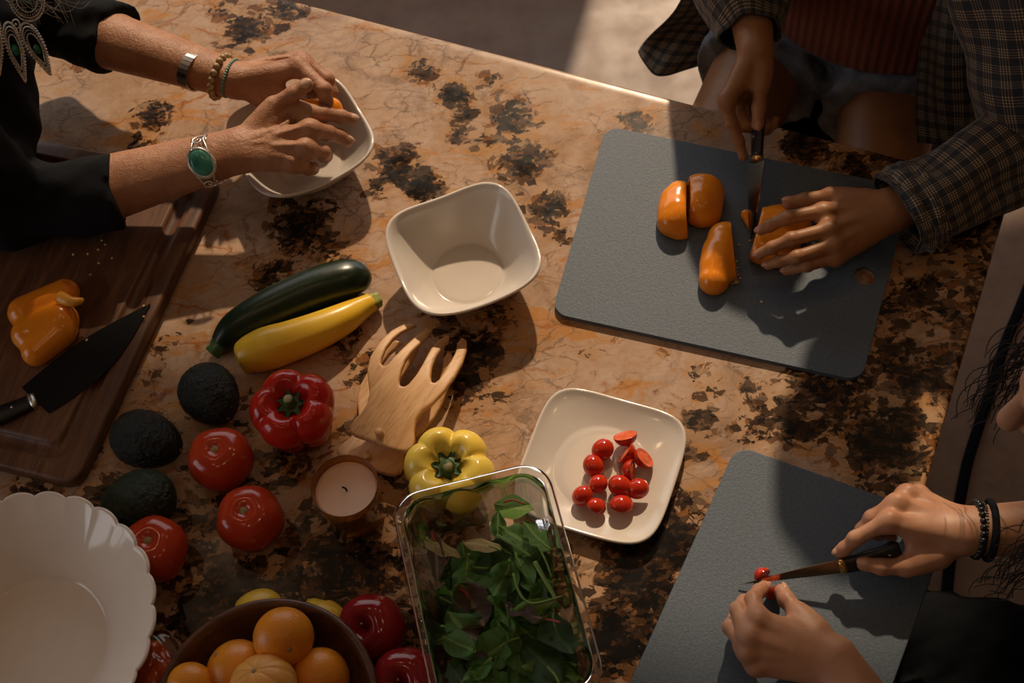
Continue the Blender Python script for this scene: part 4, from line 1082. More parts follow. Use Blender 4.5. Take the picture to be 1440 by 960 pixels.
# cherry tomatoes
def cherry(label, px, R, z, half=None, mat=None, group='cherry tomatoes on the square plate', tilt=None, long=1.12):
    c = P(px[0], px[1], z+R*.95); rg = np.random.default_rng(int(px[0]*7+px[1]))
    t = thing('cherry_tomato', label, 'cherry tomato', (c[0], c[1], c[2]-R), group)
    ax = axes_from(tilt if tilt is not None else (rg.uniform(-1, 1), rg.uniform(-1, 1), .4))
    if half is None:
        v, f = uvsphere(c, (R, R, R*long), 24, 16, axes=ax); mk('skin', v, f, MT['cherry'], t)
        e = c+ax[2]*R*long*.985; w, g_ = uvsphere(e, (.0016, .0016, .0008), 8, 5, axes=ax); mk('stem_scar', w, g_, MT['tomato_scar'], t)
    else:
        ax = axes_from(half); nv = 10; n = 24; th = np.linspace(math.pi/2, math.pi-.02, nv); a = np.linspace(0, 2*math.pi, n, endpoint=False)
        v = np.concatenate([np.c_[R*np.sin(q)*np.cos(a)*long, R*np.sin(q)*np.sin(a), R*np.cos(q)*np.ones(n)] for q in th])@ax+c
        f = grid_faces(n, nv, flip=True).tolist()+[[(nv-1)*n+i for i in range(n)][::-1]]; mk('skin', v, f, MT['cherry'], t)
        rings = []
        for r, zz in ((.985, 0), (.95, .02), (.86, .01), (.70, -.10), (.50, -.02), (.30, .02), (.10, .02), (.02, .02)):
            k = 1+(.10*np.cos(3*a) if .4 < r < .8 else 0); rings.append(np.c_[R*r*k*np.cos(a)*long, R*r*k*np.sin(a), np.full(n, zz*R)])
        mk('cut_face', np.concatenate(rings)@ax+c, grid_faces(n, len(rings)).tolist()+[[(len(rings)-1)*n+i for i in range(n)]], MT['cherry_cut'], t)
    return t
ZP = .0125
cherry('halved cherry tomato with its cut face up, farthest on the plate', (879,612), .0135, .012, (-.1,.65,.75))
cherry('halved cherry tomato, cut face turned left, second farthest on the plate', (878,636), .0140, .008, (-.75,.55,.45))
cherry('whole cherry tomato heading the left row on the plate', (847.5,632), .0132, .007)
cherry('whole cherry tomato second in the left row on the plate', (834.5,655), .0130, .007)
cherry('small round cherry tomato in the middle of the left row on the plate', (841.5,680), .0115, .007)
cherry('oval cherry tomato leftmost on the plate', (819,697), .0122, .007, long=1.18)
cherry('halved cherry tomato with a pointed top, nearest in the left row on the plate', (838,713), .0115, .007, (-.45,-.3,-.6))
cherry('halved cherry tomato with a wet cut face, rightmost on the plate', (907,643), .0138, .009, (.75,.15,.6))
cherry('halved cherry tomato on its side in the middle of the right cluster', (890,661), .0135, .008, (.9,-.25,.2))
cherry('shiny cherry tomato at the front of the right cluster', (872,683), .0136, .007)
cherry('cherry tomato half in shade behind the shiny one', (897,687), .0128, .006, (.3,.5,-.9))
cherry('halved cherry tomato nearest in the right cluster on the plate', (874,711), .0135, .005, (-.25,-.5,-.85))
cherry('cherry tomato half lying beyond the knife blade on the blue board', (1073,810), .0105, TB, (.35,-.75,.1), group='cherry tomato being cut')
cherry('cherry tomato half pinched between thumb and finger at the knife', (1085,829), .0115, TB+.004, (-.3,.85,.1), group='cherry tomato being cut')

# seeds
def seeds(pts, label, z, group):
    first = None
    for i, (x, y) in enumerate(pts):
        c = P(x, y, z+.0012)
        if first is None:
            v, f = uvsphere((0, 0, 0), (.0021, .0017, .0010), 10, 6); first = mk('pepper_seed', v, f, MT['seed']); o = first
        else: o = first.copy(); COL.objects.link(o)
        o.location = V(c); o.rotation_euler = (RNG.uniform(-.3, .3), RNG.uniform(-.3, .3), RNG.uniform(0, 6)); tag(o, label, 'pepper seed', group)
seeds([(146,325),(143,338),(138,351),(123,357),(139,370),(103,358),(157,363),(127,386),(148,344)], 'tiny pale pepper seed lying on the walnut board below the dark sleeve', TW, 'pepper seeds on the walnut board')
seeds([(1039,344),(1056,323),(1055,338),(1036,367),(1037,376),(1038,386),(1034,393),(1041,391),(1030,399),(1071,424),(1033,371)], 'tiny pale pepper seed lying on the blue board by the cut pepper', TB, 'pepper seeds on the blue board')
v, f = joinm([uvsphere(P(x, y, TB+.003), (.004, .003, .003), 8, 6) for x, y in [(1034,382),(1033,390),(1035,397),(1031,372)]])
o = tag(mk('pepper_pith', v, f, MT['stem_cut'], None, P(1034, 386, TB)), 'pale pith crumbs at the cut edge of the pepper on the blue board', 'pith', kind='stuff')
# ------------------------------------------------------------------ people
def wob(F, amp, freq, seed, aniso=(1, 1, 1)):
    """soft folds: a few slow waves added to an implicit cloth"""
    rg = np.random.default_rng(seed); X, Y, Z = F.ax[0][:, None, None], F.ax[1][None, :, None], F.ax[2][None, None, :]
    tot = np.zeros(F.n, np.float32)
    for i in range(5):
        k = rg.normal(size=3)*freq*np.array(aniso)*(1+.5*i); tot += (np.sin(X*k[0]+Y*k[1]+Z*k[2]+rg.uniform(0, 6))*amp/(1+.4*i)).astype(np.float32)
    F.F = F.F+tot*np.exp(-np.abs(F.F)/.03).astype(np.float32)

FR = {'index': (.0104, .0090, .0080, .0068), 'middle': (.0106, .0092, .0081, .0070), 'ring': (.0101, .0087, .0077, .0066), 'little': (.0090, .0076, .0068, .0058), 'thumb': (.0130, .0108, .0098, .0086)}
def hand_mesh(s, sc=1.0, h=.0018, wrist=(.028, .021), fore=(.038, .034), veins=0):
    """s: W, E (wrist, elbow), mcp (4 pts), fingers (4 x [PIP, DIP, TIP]), thumb [CMC, MCP, IP, TIP], dors (rough dorsal direction)"""
    W, E_ = s['W'], s['E']; M_ = s['mcp']; T_ = s['thumb']
    pts = [W, *M_, *T_]+[q for f in s['fingers'] for q in f]
    end = s.get('end', E_)
    pts += [end]
    lo = np.min(pts, 0)-.048*sc; hi = np.max(pts, 0)+.048*sc
    F = Field(lo, hi, h)
    a_ = norm(M_[0]-W); b_ = norm(M_[3]-W); n = norm(np.cross(a_, b_))
    if n@s['dors'] < 0: n = -n
    d_arm = norm(W-E_); lat = norm(np.cross(n, d_arm)); nd = np.cross(d_arm, lat); nd = nd if nd@n > 0 else -nd
    if 'lat' in s: lat = norm(s['lat'])
    # forearm and wrist: flattened tube
    for o in (-1, 0, 1):
        F.cap(end+lat*o*(fore[0]-fore[1])*np.linalg.norm(end-W)/max(np.linalg.norm(E_-W), .01)+lat*o*(wrist[0]-wrist[1])*.5, W+lat*o*(wrist[0]-wrist[1]), wrist[1]+(fore[1]-wrist[1])*min(1, np.linalg.norm(end-W)/.17), wrist[1], .012)
    # palm
    lat_h = norm(np.cross(n, norm((M_[1]+M_[2])/2-W)))
    sgn = 1 if lat_h@(M_[0]-M_[3]) > 0 else -1
    for i, m in enumerate(M_):
        w_ = W+lat_h*sgn*(.012-.008*i)*sc
        F.cap(w_, m-n*.0035*sc, .0165*sc, .0115*sc, .010)
        F.ell(m-n*.001*sc, .0112*sc, None, .006)
        if i: F.cap(M_[i-1]-n*.005*sc, m-n*.005*sc, .0098*sc, .0098*sc, .008)
    F.cap(W+lat_h*sgn*.004*sc-n*.004, (M_[0]+M_[3])/2*.75+W*.25-n*.008*sc, .015*sc, .013*sc, .012)
    # thenar and web
    F.cap(W*.6+T_[0]*.4-n*.003*sc, T_[0], .015*sc, .0150*sc, .012); F.cap(T_[0], T_[1], .0150*sc, .0118*sc, .010)
    F.cap(T_[0]*.5+T_[1]*.5, M_[0]*.55+W*.45-n*.005*sc, .011*sc, .011*sc, .012)
    F.cap(T_[1]*.7+T_[0]*.3, M_[0]*.7+W*.3-n*.005*sc, .0075*sc, .008*sc, .012)
    # tendons
    for i, m in enumerate(M_):
        F.cap(W*.45+m*.55+n*(.0105 if veins else .0078)*sc, m+n*(.0105 if veins else .0085)*sc, .0024*sc, .0030*sc, .005)
    rg = np.random.default_rng(veins+3)
    for q in range(7 if veins else 0):
        u0, u1 = rg.uniform(0, 1, 2); p = [W*(1-t_)+(M_[0]*(1-u)+M_[3]*u)*t_+n*(.0182-.0055*t_)*sc for t_, u in ((.08, .5+.3*(u0-.5)), (.4, u0*.6+.2), (.66, (u0+u1)/2), (.9, u1))]
        p = spline(p, 8)
        for k in range(7): F.cap(p[k], p[k+1], .0021, .0019, .0035)
    base = F.F.copy(); res = base.copy(); nails = []
    def finger(chain, rr, k0=.007, thumb=False):
        F.F = base.copy()
        ch = list(chain); d = norm(ch[-1]-ch[-2]); tip = ch[-1]-d*rr[3]; ch[-1] = tip
        for i in range(3):
            F.cap(ch[i], ch[i+1], rr[i]*(.97 if i else 1), rr[i+1]*.99, k0 if i == 0 else .003)
            if i < 2: F.ell(ch[i+1], rr[i+1]*(1.0 if thumb else 1.05), None, .004)
        F.ell(tip-d*.001, rr[3]*1.02, None, .003)
        np.minimum(res, F.F, out=res)
        c = norm((ch[3]-ch[2]))-norm((ch[2]-ch[1])); nn = n*1.0-c*1.6
        if thumb: nn = s.get('thumb_up', n)
        if 'nail_up' in s and not thumb: nn = nn*.4+np.asarray(s['nail_up'])
        nn = norm(nn-d*(nn@d))
        side = np.cross(nn, d)
        nails.append(uvsphere(tip+nn*(rr[3]*.80)+d*.0005, (rr[3]*.66, rr[3]*1.02, rr[3]*.34), 14, 8, axes=np.array([side, d, nn])))
    for nm, m, ch in zip(('index', 'middle', 'ring', 'little'), M_, s['fingers']):
        finger([m, *ch], [r*sc*s.get('fat', 1) for r in FR[nm]])
    finger(T_, [r*sc*(1+.4*(s.get('fat', 1)-1)) for r in FR['thumb']], .009, True)
    F.F = res
    v, f = F.mesh(2)
    return v, f, nails, dict(n=nd, lat=lat, d=d_arm)

def head_prims(F, c, fw, up, k=.012, s=1.0):
    fw = norm(fw); rt = norm(np.cross(fw, up)); up = np.cross(rt, fw); A = np.array([rt, fw, up])
    q = lambda x, y, z: c+(rt*x+fw*y+up*z)*s
    F.ell(q(0, -.012, .035), np.array([.074, .094, .085])*s, A, k); F.ell(q(0, .022, -.025), np.array([.060, .066, .080])*s, A, .02)
    F.ell(q(0, .058, -.082), np.array([.026, .024, .020])*s, A, .02)
    for x in (-1, 1):
        F.ell(q(.034*x, .062, -.018), np.array([.022, .018, .020])*s, A, .012); F.cap(q(.012*x, .084, .026), q(.044*x, .068, .028), .009*s, .007*s, .010)
        F.ell(q(.074*x, -.008, -.005), np.array([.008, .018, .030])*s, A, .004)
        F.ell(q(.013*x, .094, -.026), .0085*s, A, .005)
    F.cap(q(0, .088, .020), q(0, .112, -.020), .0085*s, .0125*s, .008)
    F.cap(q(-.016, .082, -.047), q(.016, .082, -.047), .0075*s, .0075*s, .004); F.cap(q(-.014, .082, -.059), q(.014, .082, -.059), .0080*s, .0080*s, .004)
    F.cap(q(0, -.02, -.05), q(0, -.045, -.14), .054*s, .058*s, .02)
    return A, q
def head_parts(par, q, A, skin_lip, hair, s=1.0):
    for x in (-1, 1):
        v, f = uvsphere(q(.032*x, .070, .010), .0125*s, 14, 10); e = mk('eye', v, f, MT['eye'], par)
        v, f = uvsphere(q(.032*x, .0775, .008), .006*s, 12, 8); sub('iris', v, f, MT['hair_dark'], e)
    v, f = joinm([tube(spline([q(-.022, .084, -.052), q(-.008, .092, -.048), q(0, .091, -.0495), q(.008, .092, -.048), q(.022, .084, -.052)], 12), [.001, .003, .004, .004, .004, .0038, .0038, .004, .004, .004, .003, .001], 8),
                  tube(spline([q(-.020, .084, -.055), q(0, .092, -.0605), q(.020, .084, -.055)], 12), [.001, .003, .0042, .005, .005, .005, .005, .005, .005, .0042, .003, .001], 8)])
    mk('lips', v, f, skin_lip, par)
    G = Field(q(0, 0, .02)-.17*s, q(0, 0, .02)+.17*s, .006)
    G.ell(q(0, -.020, .042), np.array([.083, .098, .090])*s, A, .0); G.ell(q(0, -.05, -.02), np.array([.078, .066, .10])*s, A, .02)
    G.plane(q(0, .062, .03), A[1]*.8-A[2]*.6, .01); wob(G, .003, 60, 4)
    return G.mesh(2)

def person(label, loc): return thing('person', label, 'person', loc)
def add_nails(p, nails, mat, keep=range(5)):
    for i in keep:
        v, f = nails[i]; mk('fingernail', v, f, mat, p)
def bodyobj(p, parts, mat):
    V_, F_, o = [], [], 0
    for v, f in parts: V_.append(v); F_.append(np.asarray(f)+o); o += len(v)
    return mk('body', np.concatenate(V_), np.concatenate(F_), mat, p)
def ring_frame(fr, c): return c, fr['lat'], fr['n'], fr['d']
def bead_ring(par, name, c, fr, ra, rb, n, rbead, mat, tilt=0.0, seed=0, squash=1.0, partname='bead', arc=None):
    """beads round a wrist; one part, its beads sub-parts"""
    d, lat, nn = fr['d'], fr['lat'], fr['n']; rg = np.random.default_rng(seed)
    a = np.linspace(0, 2*math.pi, n, endpoint=False); pth = [c+lat*ra*math.cos(q)+nn*rb*math.sin(q)+d*tilt*math.cos(q) for q in a]
    v, f = tube(pth+[pth[0]], .0006, 6, False); cord = mk(name, v, f, MT['handle'], par)
    me = None
    for p_ in pth:
        if me is None:
            v, f = uvsphere((0, 0, 0), (rbead, rbead, rbead*squash), 14, 9); me = mesh(partname, v, f, mat)
        b = bpy.data.objects.new(partname, me); COL.objects.link(b); b.parent = cord
        b.location = V(p_-np.array(ORG[cord.name])); k = rg.uniform(.92, 1.06); b.scale = (k, k, k)
    return cord

def cloth_tube(path, ra, rb, n=56, m=60, folds=(), hint=(0, 0, 1), seed=0, rough=.0):
    """sleeve: rings along a path; UV in metres; folds: list of (position 0-1, angle, depth, width along, width around)"""
    p = spline(path, m); ra = np.interp(np.linspace(0, 1, m), np.linspace(0, 1, len(ra)), ra); rb = np.interp(np.linspace(0, 1, m), np.linspace(0, 1, len(rb)), rb)
    a = np.linspace(0, 2*math.pi, n); T = np.gradient(p, axis=0); L = np.concatenate([[0], np.cumsum(np.linalg.norm(np.diff(p, axis=0), axis=1))]); out = []; uv = []
    rg = np.random.default_rng(seed); ph = rg.uniform(0, 6, 8); up = np.array(hint, float)
    for i in range(m):
        d, u, w = frame(T[i], up); up = w; s = i/(m-1); k = np.zeros(n)
        for (fs, fa, dp, ws, wa, slant) in folds:
            da = (a-fa+math.pi) % (2*math.pi)-math.pi; k += dp*np.exp(-((s-fs-slant*da)/ws)**2-(da/wa)**2)
        k += rough*(np.sin(3*a+ph[0]+s*9)+.7*np.sin(5*a+ph[1]-s*14)+.5*np.sin(2*a+ph[2]+s*23))
        out.append(p[i]+np.outer((ra[i]+k)*np.cos(a), u)+np.outer((rb[i]+k)*np.sin(a), w)); uv.append(np.c_[a*.5*(ra.mean()+rb.mean()), np.full(n, L[i])])
    return np.concatenate(out), grid_faces(n, m, False), np.concatenate(uv)
def patch(rows, nu=40, nv=40, fold=None, seed=0):
    """cloth from rows of control points; UV in metres"""
    R_ = [spline(r, nu) for r in rows]; g = np.stack([spline([r[i] for r in R_], nv) for i in range(nu)], 1)
    if fold:
        rg = np.random.default_rng(seed); du = np.gradient(g, axis=1); dv = np.gradient(g, axis=0); nn = np.cross(du, dv); nn /= np.linalg.norm(nn, axis=2)[..., None]+1e-9
        U, V2 = np.meshgrid(np.linspace(0, 1, nu), np.linspace(0, 1, nv)); w = sum(np.sin(U*rg.uniform(4, 16)+V2*rg.uniform(-9, 9)+rg.uniform(0, 6)) for _ in range(5)); g = g+nn*(w*fold/3)[..., None]
    su = np.concatenate([[0], np.cumsum(np.linalg.norm(np.diff(g[nv//2], axis=0), axis=1))]); sv = np.concatenate([[0], np.cumsum(np.linalg.norm(np.diff(g[:, nu//2], axis=0), axis=1))])
    uv = np.stack(np.meshgrid(su, sv), 2).reshape(-1, 2)
    return g.reshape(-1, 3), grid_faces(nu, nv, False), uv
def strands(roots, n, seed, length, rad, flow, curl, spread):
    pass
CHK = {}
def LEN(a, b): return np.linalg.norm(np.asarray(a)-np.asarray(b))

# ================= woman at the left end: black top, turquoise cuff =================
def person_a():
    p = person('person in a black three-quarter-sleeve top with silver jewellery, hands over a white bowl', (*isl(L1+.16, .42), 0))
    UP = np.array([0, 0, 1.0])
    # right hand (nearer, turquoise cuff)
    WR = P(334, 212, .112); ER = P(10, 290, .090)
    Rh = dict(W=WR, E=ER, end=P(140, 268, .09), dors=UP-CF*.3, fat=1.12,
        mcp=[P(418, 154, .120), P(436, 181, .124), P(430, 208, .116), P(412, 229, .104)],
        fingers=[[P(455, 160, .112), P(480, 164, .098), P(502, 169, .084)], [P(461, 187, .098), P(478, 191, .084), P(495, 203, .070)],
                 [P(454, 214, .092), P(458, 219, .072), P(453, 221, .056)], [P(434, 237, .082), P(440, 237, .062), P(434, 235, .050)]],
        thumb=[P(362, 180, .116), P(385, 149, .132), P(412, 132, .144), P(439, 114, .153)], thumb_up=-CF-CX*.1)
    vR, fR, nR, frR = hand_mesh(Rh, 1.04, .0018, (.0315, .0215), (.045, .038), veins=4)
    # left hand (farther, watch and beads)
    WL = P(328, 112, .118); EL = P(60, 12, .13)
    Lh = dict(W=WL, E=EL, end=P(140, 52, .125), dors=UP+CY*.8, fat=1.1,
        mcp=[P(420, 93, .135), P(425, 86, .112), P(420, 84, .090), P(408, 88, .070)],
        fingers=[[P(456, 126, .130), P(459, 142, .114), P(452, 152, .098)], [P(460, 112, .100), P(466, 130, .088), P(458, 145, .076)],
                 [P(452, 110, .076), P(458, 128, .066), P(450, 144, .060)], [P(436, 108, .060), P(442, 124, .054), P(436, 140, .052)]],
        thumb=[P(365, 132, .104), P(398, 138, .098), P(422, 150, .092), P(440, 156, .086)], thumb_up=UP)
    vL, fL, nL, frL = hand_mesh(Lh, 1.02, .0018, (.0290, .0220), (.043, .038), veins=7)
    # trunk, neck, head
    hip = np.array([*isl(L1+.20, .40), .95]); chest = np.array([*isl(L1+.02, .36), 1.30]); neck = chest+np.array([*(-E1*.07), .20]); SR = P(-95, 175, .30); SL = P(-70, -120, .33)
    F = Field(np.min([hip, SR, SL, ER, EL, neck], 0)-.26, np.max([hip, SR, SL, ER, EL, neck], 0)+np.array([.26, .26, .42]), .008)
    lat = norm(SR-SL)
    legs = [np.array([*isl(L1+.20, .40+s), z]) for s in (-.09, .09) for z in (.85, .5)]
    F.lo[2] = .0
    F = Field(np.array([F.lo[0], F.lo[1], 0]), np.array([F.ax[0][-1], F.ax[1][-1], F.ax[2][-1]]), .009)
    for s in (-1, 1):
        hj = np.array([*isl(L1+.20, .40+.09*s), .92]); kn = np.array([*isl(L1+.19, .40+.10*s), .50]); an = np.array([*isl(L1+.24, .40+.11*s), .07])
        F.cap(hj, kn, .085, .055, .02); F.cap(kn, an, .052, .036, .01); F.cap(an, an+np.array([*(-E1*.14), -.03]), .036, .028, .01)
    for o in (-.07, 0, .07): F.cap(hip+lat*o, chest+lat*o*1.2, .105, .10, .03)
    F.cap(chest+[0, 0, .08], neck, .07, .052, .03)
    for S, E_, W_ in ((SR, ER, WR), (SL, EL, WL)):
        F.cap(chest+(S-chest)*.35, S, .085, .056, .03); F.cap(S, E_, .052, .040, .01); F.cap(E_, E_+(W_-E_)*.42, .038, .034, .01)
    hc = neck+np.array([*(-E1*.06), .13]); A, q = head_prims(F, hc, np.array([*(-E1*.8), -.35]), UP)
    vB, fB = F.mesh(2)
    bodyobj(p, [(vB, fB), (vR, fR), (vL, fL)], MT['skin_a'])
    add_nails(p, nR, MT['nail_a'], (0, 1, 2, 4)); add_nails(p, nL, MT['nail_a'], (0, 1))
    vh, fh = head_parts(p, q, A, MT['lip'], None)
    mk('hair', vh, fh, MT['hair_grey'], p)
    # black top: trunk and two sleeves, each cut off square at its cuff
    h = .0065
    lo = np.array([*np.min([hip, SR, SL, ER, EL], 0)[:2], .82])-.20; lo[2] = .84; hi = np.max([hip, SR, SL, P(200, 40, .15), P(190, 280, .09), chest+.1], 0)+.14
    G = Field(lo, hi, h); S_ = None
    for o in (-.07, 0, .07): G.cap(hip+lat*o, chest+lat*o*1.2, .125, .118, .03)
    G.cap(chest, chest+[0, 0, .12], .10, .085, .03)
    for S in (SR, SL): G.cap(chest+(S-chest)*.3, S, .100, .072, .03)
    G.cap(P(-66, 60, .235), P(-74, 190, .145), .108, .106, .04); G.cap(P(-74, 190, .145), hip+[0, 0, .12], .112, .11, .04)
    trunk = G.F.copy(); res = trunk
    for S, E_, cuff, r in ((SR, ER, P(168, 268, .092), .0485), (SL, EL, P(162, 55, .124), .047)):
        G.F = trunk.copy(); G.cap(S, E_, .070, .058, .02); G.cap(E_, cuff+(cuff-E_)*.5, .057, r, .012)
        d = norm(cuff-E_)
        H_ = G.F.copy(); X, Y, Z = G.ax[0][:, None, None], G.ax[1][None, :, None], G.ax[2][None, None, :]
        pl = ((X-cuff[0])*d[0]+(Y-cuff[1])*d[1]+(Z-cuff[2])*d[2]).astype(np.float32)
        near = ((X-cuff[0])**2+(Y-cuff[1])**2+(Z-cuff[2])**2) < .16**2
        G.F = np.where(near, np.maximum(H_, pl), H_); res = np.minimum(res, G.F)
    G.F = res; wob(G, .0035, 38, 5)
    v, f = G.mesh(1); top = mk('black_top', v, f, MT['black_cloth'], p)
    # trousers
    T = Field(np.array([*isl(L1+.2, .4), .4])-np.array([.3, .3, .36]), np.array([*isl(L1+.2, .4), .8])+np.array([.3, .3, .22]), .010)
    for s in (-1, 1):
        hj = np.array([*isl(L1+.20, .40+.09*s), .90]); kn = np.array([*isl(L1+.19, .40+.10*s), .50]); an = np.array([*isl(L1+.24, .40+.11*s), .09])
        T.cap(hj, kn, .105, .072, .03); T.cap(kn, an, .072, .060, .01)
    for o in (-.07, 0, .07): T.cap(hip+lat*o+[0, 0, -.04], hip+lat*o, .118, .118, .03)
    v, f = T.mesh(1); mk('trousers', v, f, MT['dark_cloth'], p)
    # ---- jewellery of the right wrist: silver cuff with a turquoise stone
    c = P(290, 227, .110); d, la, nn = frR['d'], frR['lat'], frR['n']
    view = norm(CAM-c); nn2 = norm(view-d*(view@d)); la2 = np.cross(nn2, d); RA, RB = .0345, .0305
    def onr(a, dz, k=1.0): return c+la2*RA*k*math.sin(a)+nn2*RB*k*math.cos(a)+d*dz
    wires = []
    for off in (-.0125, .0125): wires.append(tube([onr(a, off*(.55+.45*abs(math.cos(a*1.5)))) for a in np.linspace(-2.2, 2.2, 50)], .0013, 8))
    for a0, sg in ((-1.02, 1), (1.02, -1)):
        tt = np.linspace(0, 1, 60); sp = [onr(a0+sg*(.33*(1-t)*math.cos(t*10+1.2)), .0115*(1-t)*math.sin(t*10+1.2), 1.02) for t in tt]; wires.append(tube(sp, np.linspace(.0014, .0010, 60), 8))
    wires.append(tube([onr(a, -.0125*math.cos((a+.55)*3), 1.0) for a in np.linspace(-.62, -.48, 6)], .0012, 8))
    v, f = joinm(wires); cuff = mk('silver_cuff', v, f, MT['silver'], p); cuff['label'] = 'scrolled silver wire cuff bracelet with a turquoise oval'
    s0 = c+nn2*(RB+.0015); AX = np.array([norm(la2*.93-d*.35), norm(d*.93+la2*.35), nn2])
    n = 40; a = np.linspace(0, 2*math.pi, n, endpoint=False); rings = []
    for r, z in ((.0, .0042), (.35, .0040), (.7, .0032), (.92, .0018), (1.0, 0), (.98, -.0015)): rings.append(np.c_[.0195*max(r, .01)*np.cos(a), .0148*max(r, .01)*np.sin(a), np.full(n, z)])
    v = np.concatenate(rings)@AX+s0; sub('turquoise_stone', v, grid_faces(n, len(rings), flip=True), MT['turq'], cuff)
    bz = tube([s0+(.0203*math.cos(q)*AX[0]+.0156*math.sin(q)*AX[1])-nn2*.0004 for q in np.linspace(0, 2*math.pi, 50)], .0017, 8)
    bd = [uvsphere(s0+(.0224*math.cos(q)*AX[0]+.0176*math.sin(q)*AX[1])-nn2*.001, .0013, 8, 5) for q in np.linspace(0, 2*math.pi, 46, endpoint=False)]
    v, f = joinm([bz]+bd); sub('beaded_bezel', v, f, MT['silver'], cuff)
    # ---- left wrist: steel watch band, tan bead and teal bead bracelets
    c = P(275, 99, .122); d, la, nn = frL['d'], frL['lat'], frL['n']; RA, RB = .0335, .0275
    band = None; nL_ = 30
    v, f = tube([c+la*RA*.985*math.cos(q)+nn*RB*.985*math.sin(q) for q in np.linspace(0, 2*math.pi, 49)], .0009, 6, False)
    band = mk('watch_band', v, f, MT['steel'], p); band['label'] = 'dark steel expansion watch band'; me = None
    for i in range(nL_):
        q = 2*math.pi*i/nL_; ctr = c+la*RA*math.cos(q)+nn*RB*math.sin(q); tg = norm(-la*RA*math.sin(q)+nn*RB*math.cos(q)); rn = np.cross(tg, d)
        if me is None:
            v, f = box((0, 0, 0), (.0058, .0150, .0022)); me = mesh('link', v, f, MT['steel'], False)
        b = bpy.data.objects.new('link', me); COL.objects.link(b); b.parent = band
        Mx = Matrix(((tg[0], d[0], rn[0], 0), (tg[1], d[1], rn[1], 0), (tg[2], d[2], rn[2], 0), (0, 0, 0, 1))); Mx.translation = V(ctr-np.array(ORG[band.name])); b.matrix_local = Mx
    b = bead_ring(p, 'tan_bead_bracelet', P(311, 108, .120), frL, .0345, .0290, 19, .0052, MT['bead_tan'], -.006, 1); b['label'] = 'bracelet of mottled tan stone beads'
    b = bead_ring(p, 'teal_bead_bracelet', P(325, 110, .120), frL, .0318, .0262, 44, .0022, MT['bead_teal'], -.007, 2, .7); b['label'] = 'bracelet of small teal beads'
    # ---- silver necklace with green stones
    ctr = P(30, 50, .335); nv = norm(CAM-ctr); ri = norm(CX-nv*(CX@nv)); dn = np.cross(ri, nv); dn = dn if dn@CY < 0 else -dn
    scale = LEN(P(31, 50, .335), ctr)
    def pt(x, y, z=0.0): return ctr+(ri*(x-30)+dn*(y-50))*scale+nv*z
    neck_o = None
    def pendant(cx, cy, L, Wd, ang, stone, leaf=True):
        nonlocal neck_o
        u = (math.sin(ang), math.cos(ang)); w = (math.cos(ang), -math.sin(ang)); parts = []
        def loc(a, k): # outline: leaf or oval
            y = -math.cos(a); x = math.sin(a)*((1-abs(y)**2.2*.0)*(.75+.25*(-y)) if leaf else 1)
            if leaf: x *= (1-max(0, y)**2*.55)
            return cx+w[0]*x*Wd*k+u[0]*y*L*k, cy+w[1]*x*Wd*k+u[1]*y*L*k
        N = int(2*math.pi*math.hypot(L, Wd)*.75/3.6)
        for i in range(N): parts.append(uvsphere(pt(*loc(2*math.pi*i/N, 1.0), .001), .0016, 7, 5))
        for k in (.86, .60): parts.append(tube([pt(*loc(q, k)) for q in np.linspace(0, 2*math.pi, 34)], .0011, 6))
        for k in (.74,):
            M2 = max(8, int(N*.7))
            for i in range(M2): parts.append(uvsphere(pt(*loc(2*math.pi*i/M2, k), .0005), .0010, 6, 4))
        back = [pt(*loc(q, .92), -.0014) for q in np.linspace(0, 2*math.pi, 34, endpoint=False)]
        v, f = joinm(parts)
        o = mk('silver_pendant', v, f, MT['silver'], p)
        v, f = uvsphere(pt(cx+u[0]*stone[2], cy+u[1]*stone[2], .001), (stone[0]*scale, stone[1]*scale, .003), 16, 10, axes=np.array([ri*w[0]+dn*w[1], ri*u[0]+dn*u[1], nv])); sub('green_stone', v, f, MT['emerald'], o)
        v2 = np.array(back+[pt(cx, cy, -.0014)]); sub('pendant_backing', v2, [[i, (i+1) % 34, 34] for i in range(34)], MT['black_cloth'], o)
        return o
    pendant(40, 2, 29, 22, 0.15, (6, 7, 0), False); pendant(22, 72, 40, 13, .22, (4.5, 8, -3)); pendant(49, 68, 37, 15, .42, (4.5, 7, 0)); pendant(-4, 62, 40, 13, .05, (4.5, 8, -3)); pendant(-40, 30, 36, 18, -.2, (5, 7, 0), False)
    v, f = joinm([tube([pt(24+5*math.cos(q), 35+6*math.sin(q)) for q in np.linspace(0, 2*math.pi, 20)], .0010, 6), uvsphere(pt(24, 35), .0018, 8, 6)]); mk('link_ring', v, f, MT['silver'], p)
    v, f = joinm([tube(spline([pt(33, -24), pt(-20, -70, .01), pt(-90, -110, .0), (neck+hc)/2+[0, 0, -.03]], 20), .0025, 8), tube(spline([pt(-44, -5), pt(-80, -60, .01), pt(-120, -100, .0), (neck+hc)/2+[.0, 0, -.03]], 20), .0025, 8)]); mk('necklace_chain', v, f, MT['silver'], p)
    # loose grey hair falling into view
    rg = np.random.default_rng(5); st = []
    for i in range(26):
        x0 = rg.uniform(-30, 40); a0 = pt(x0, -40, rg.uniform(.015, .04)); L_ = rg.uniform(30, 85)
        pth = spline([hc+rg.normal(size=3)*.03, a0, pt(x0+L_*.35+rg.uniform(-4, 4), -12+rg.uniform(-6, 6), .035), pt(x0+L_*1.0, 6+rg.uniform(-10, 16), .03), pt(x0+L_*1.25, 12+rg.uniform(-8, 26), .02)], 26); st.append(tube(pth, np.linspace(.0006, .00022, 26), 5))
    v, f = joinm(st); h_ = mk('loose_hair', v, f, MT['hair_grey'], p); h_['kind'] = 'stuff'
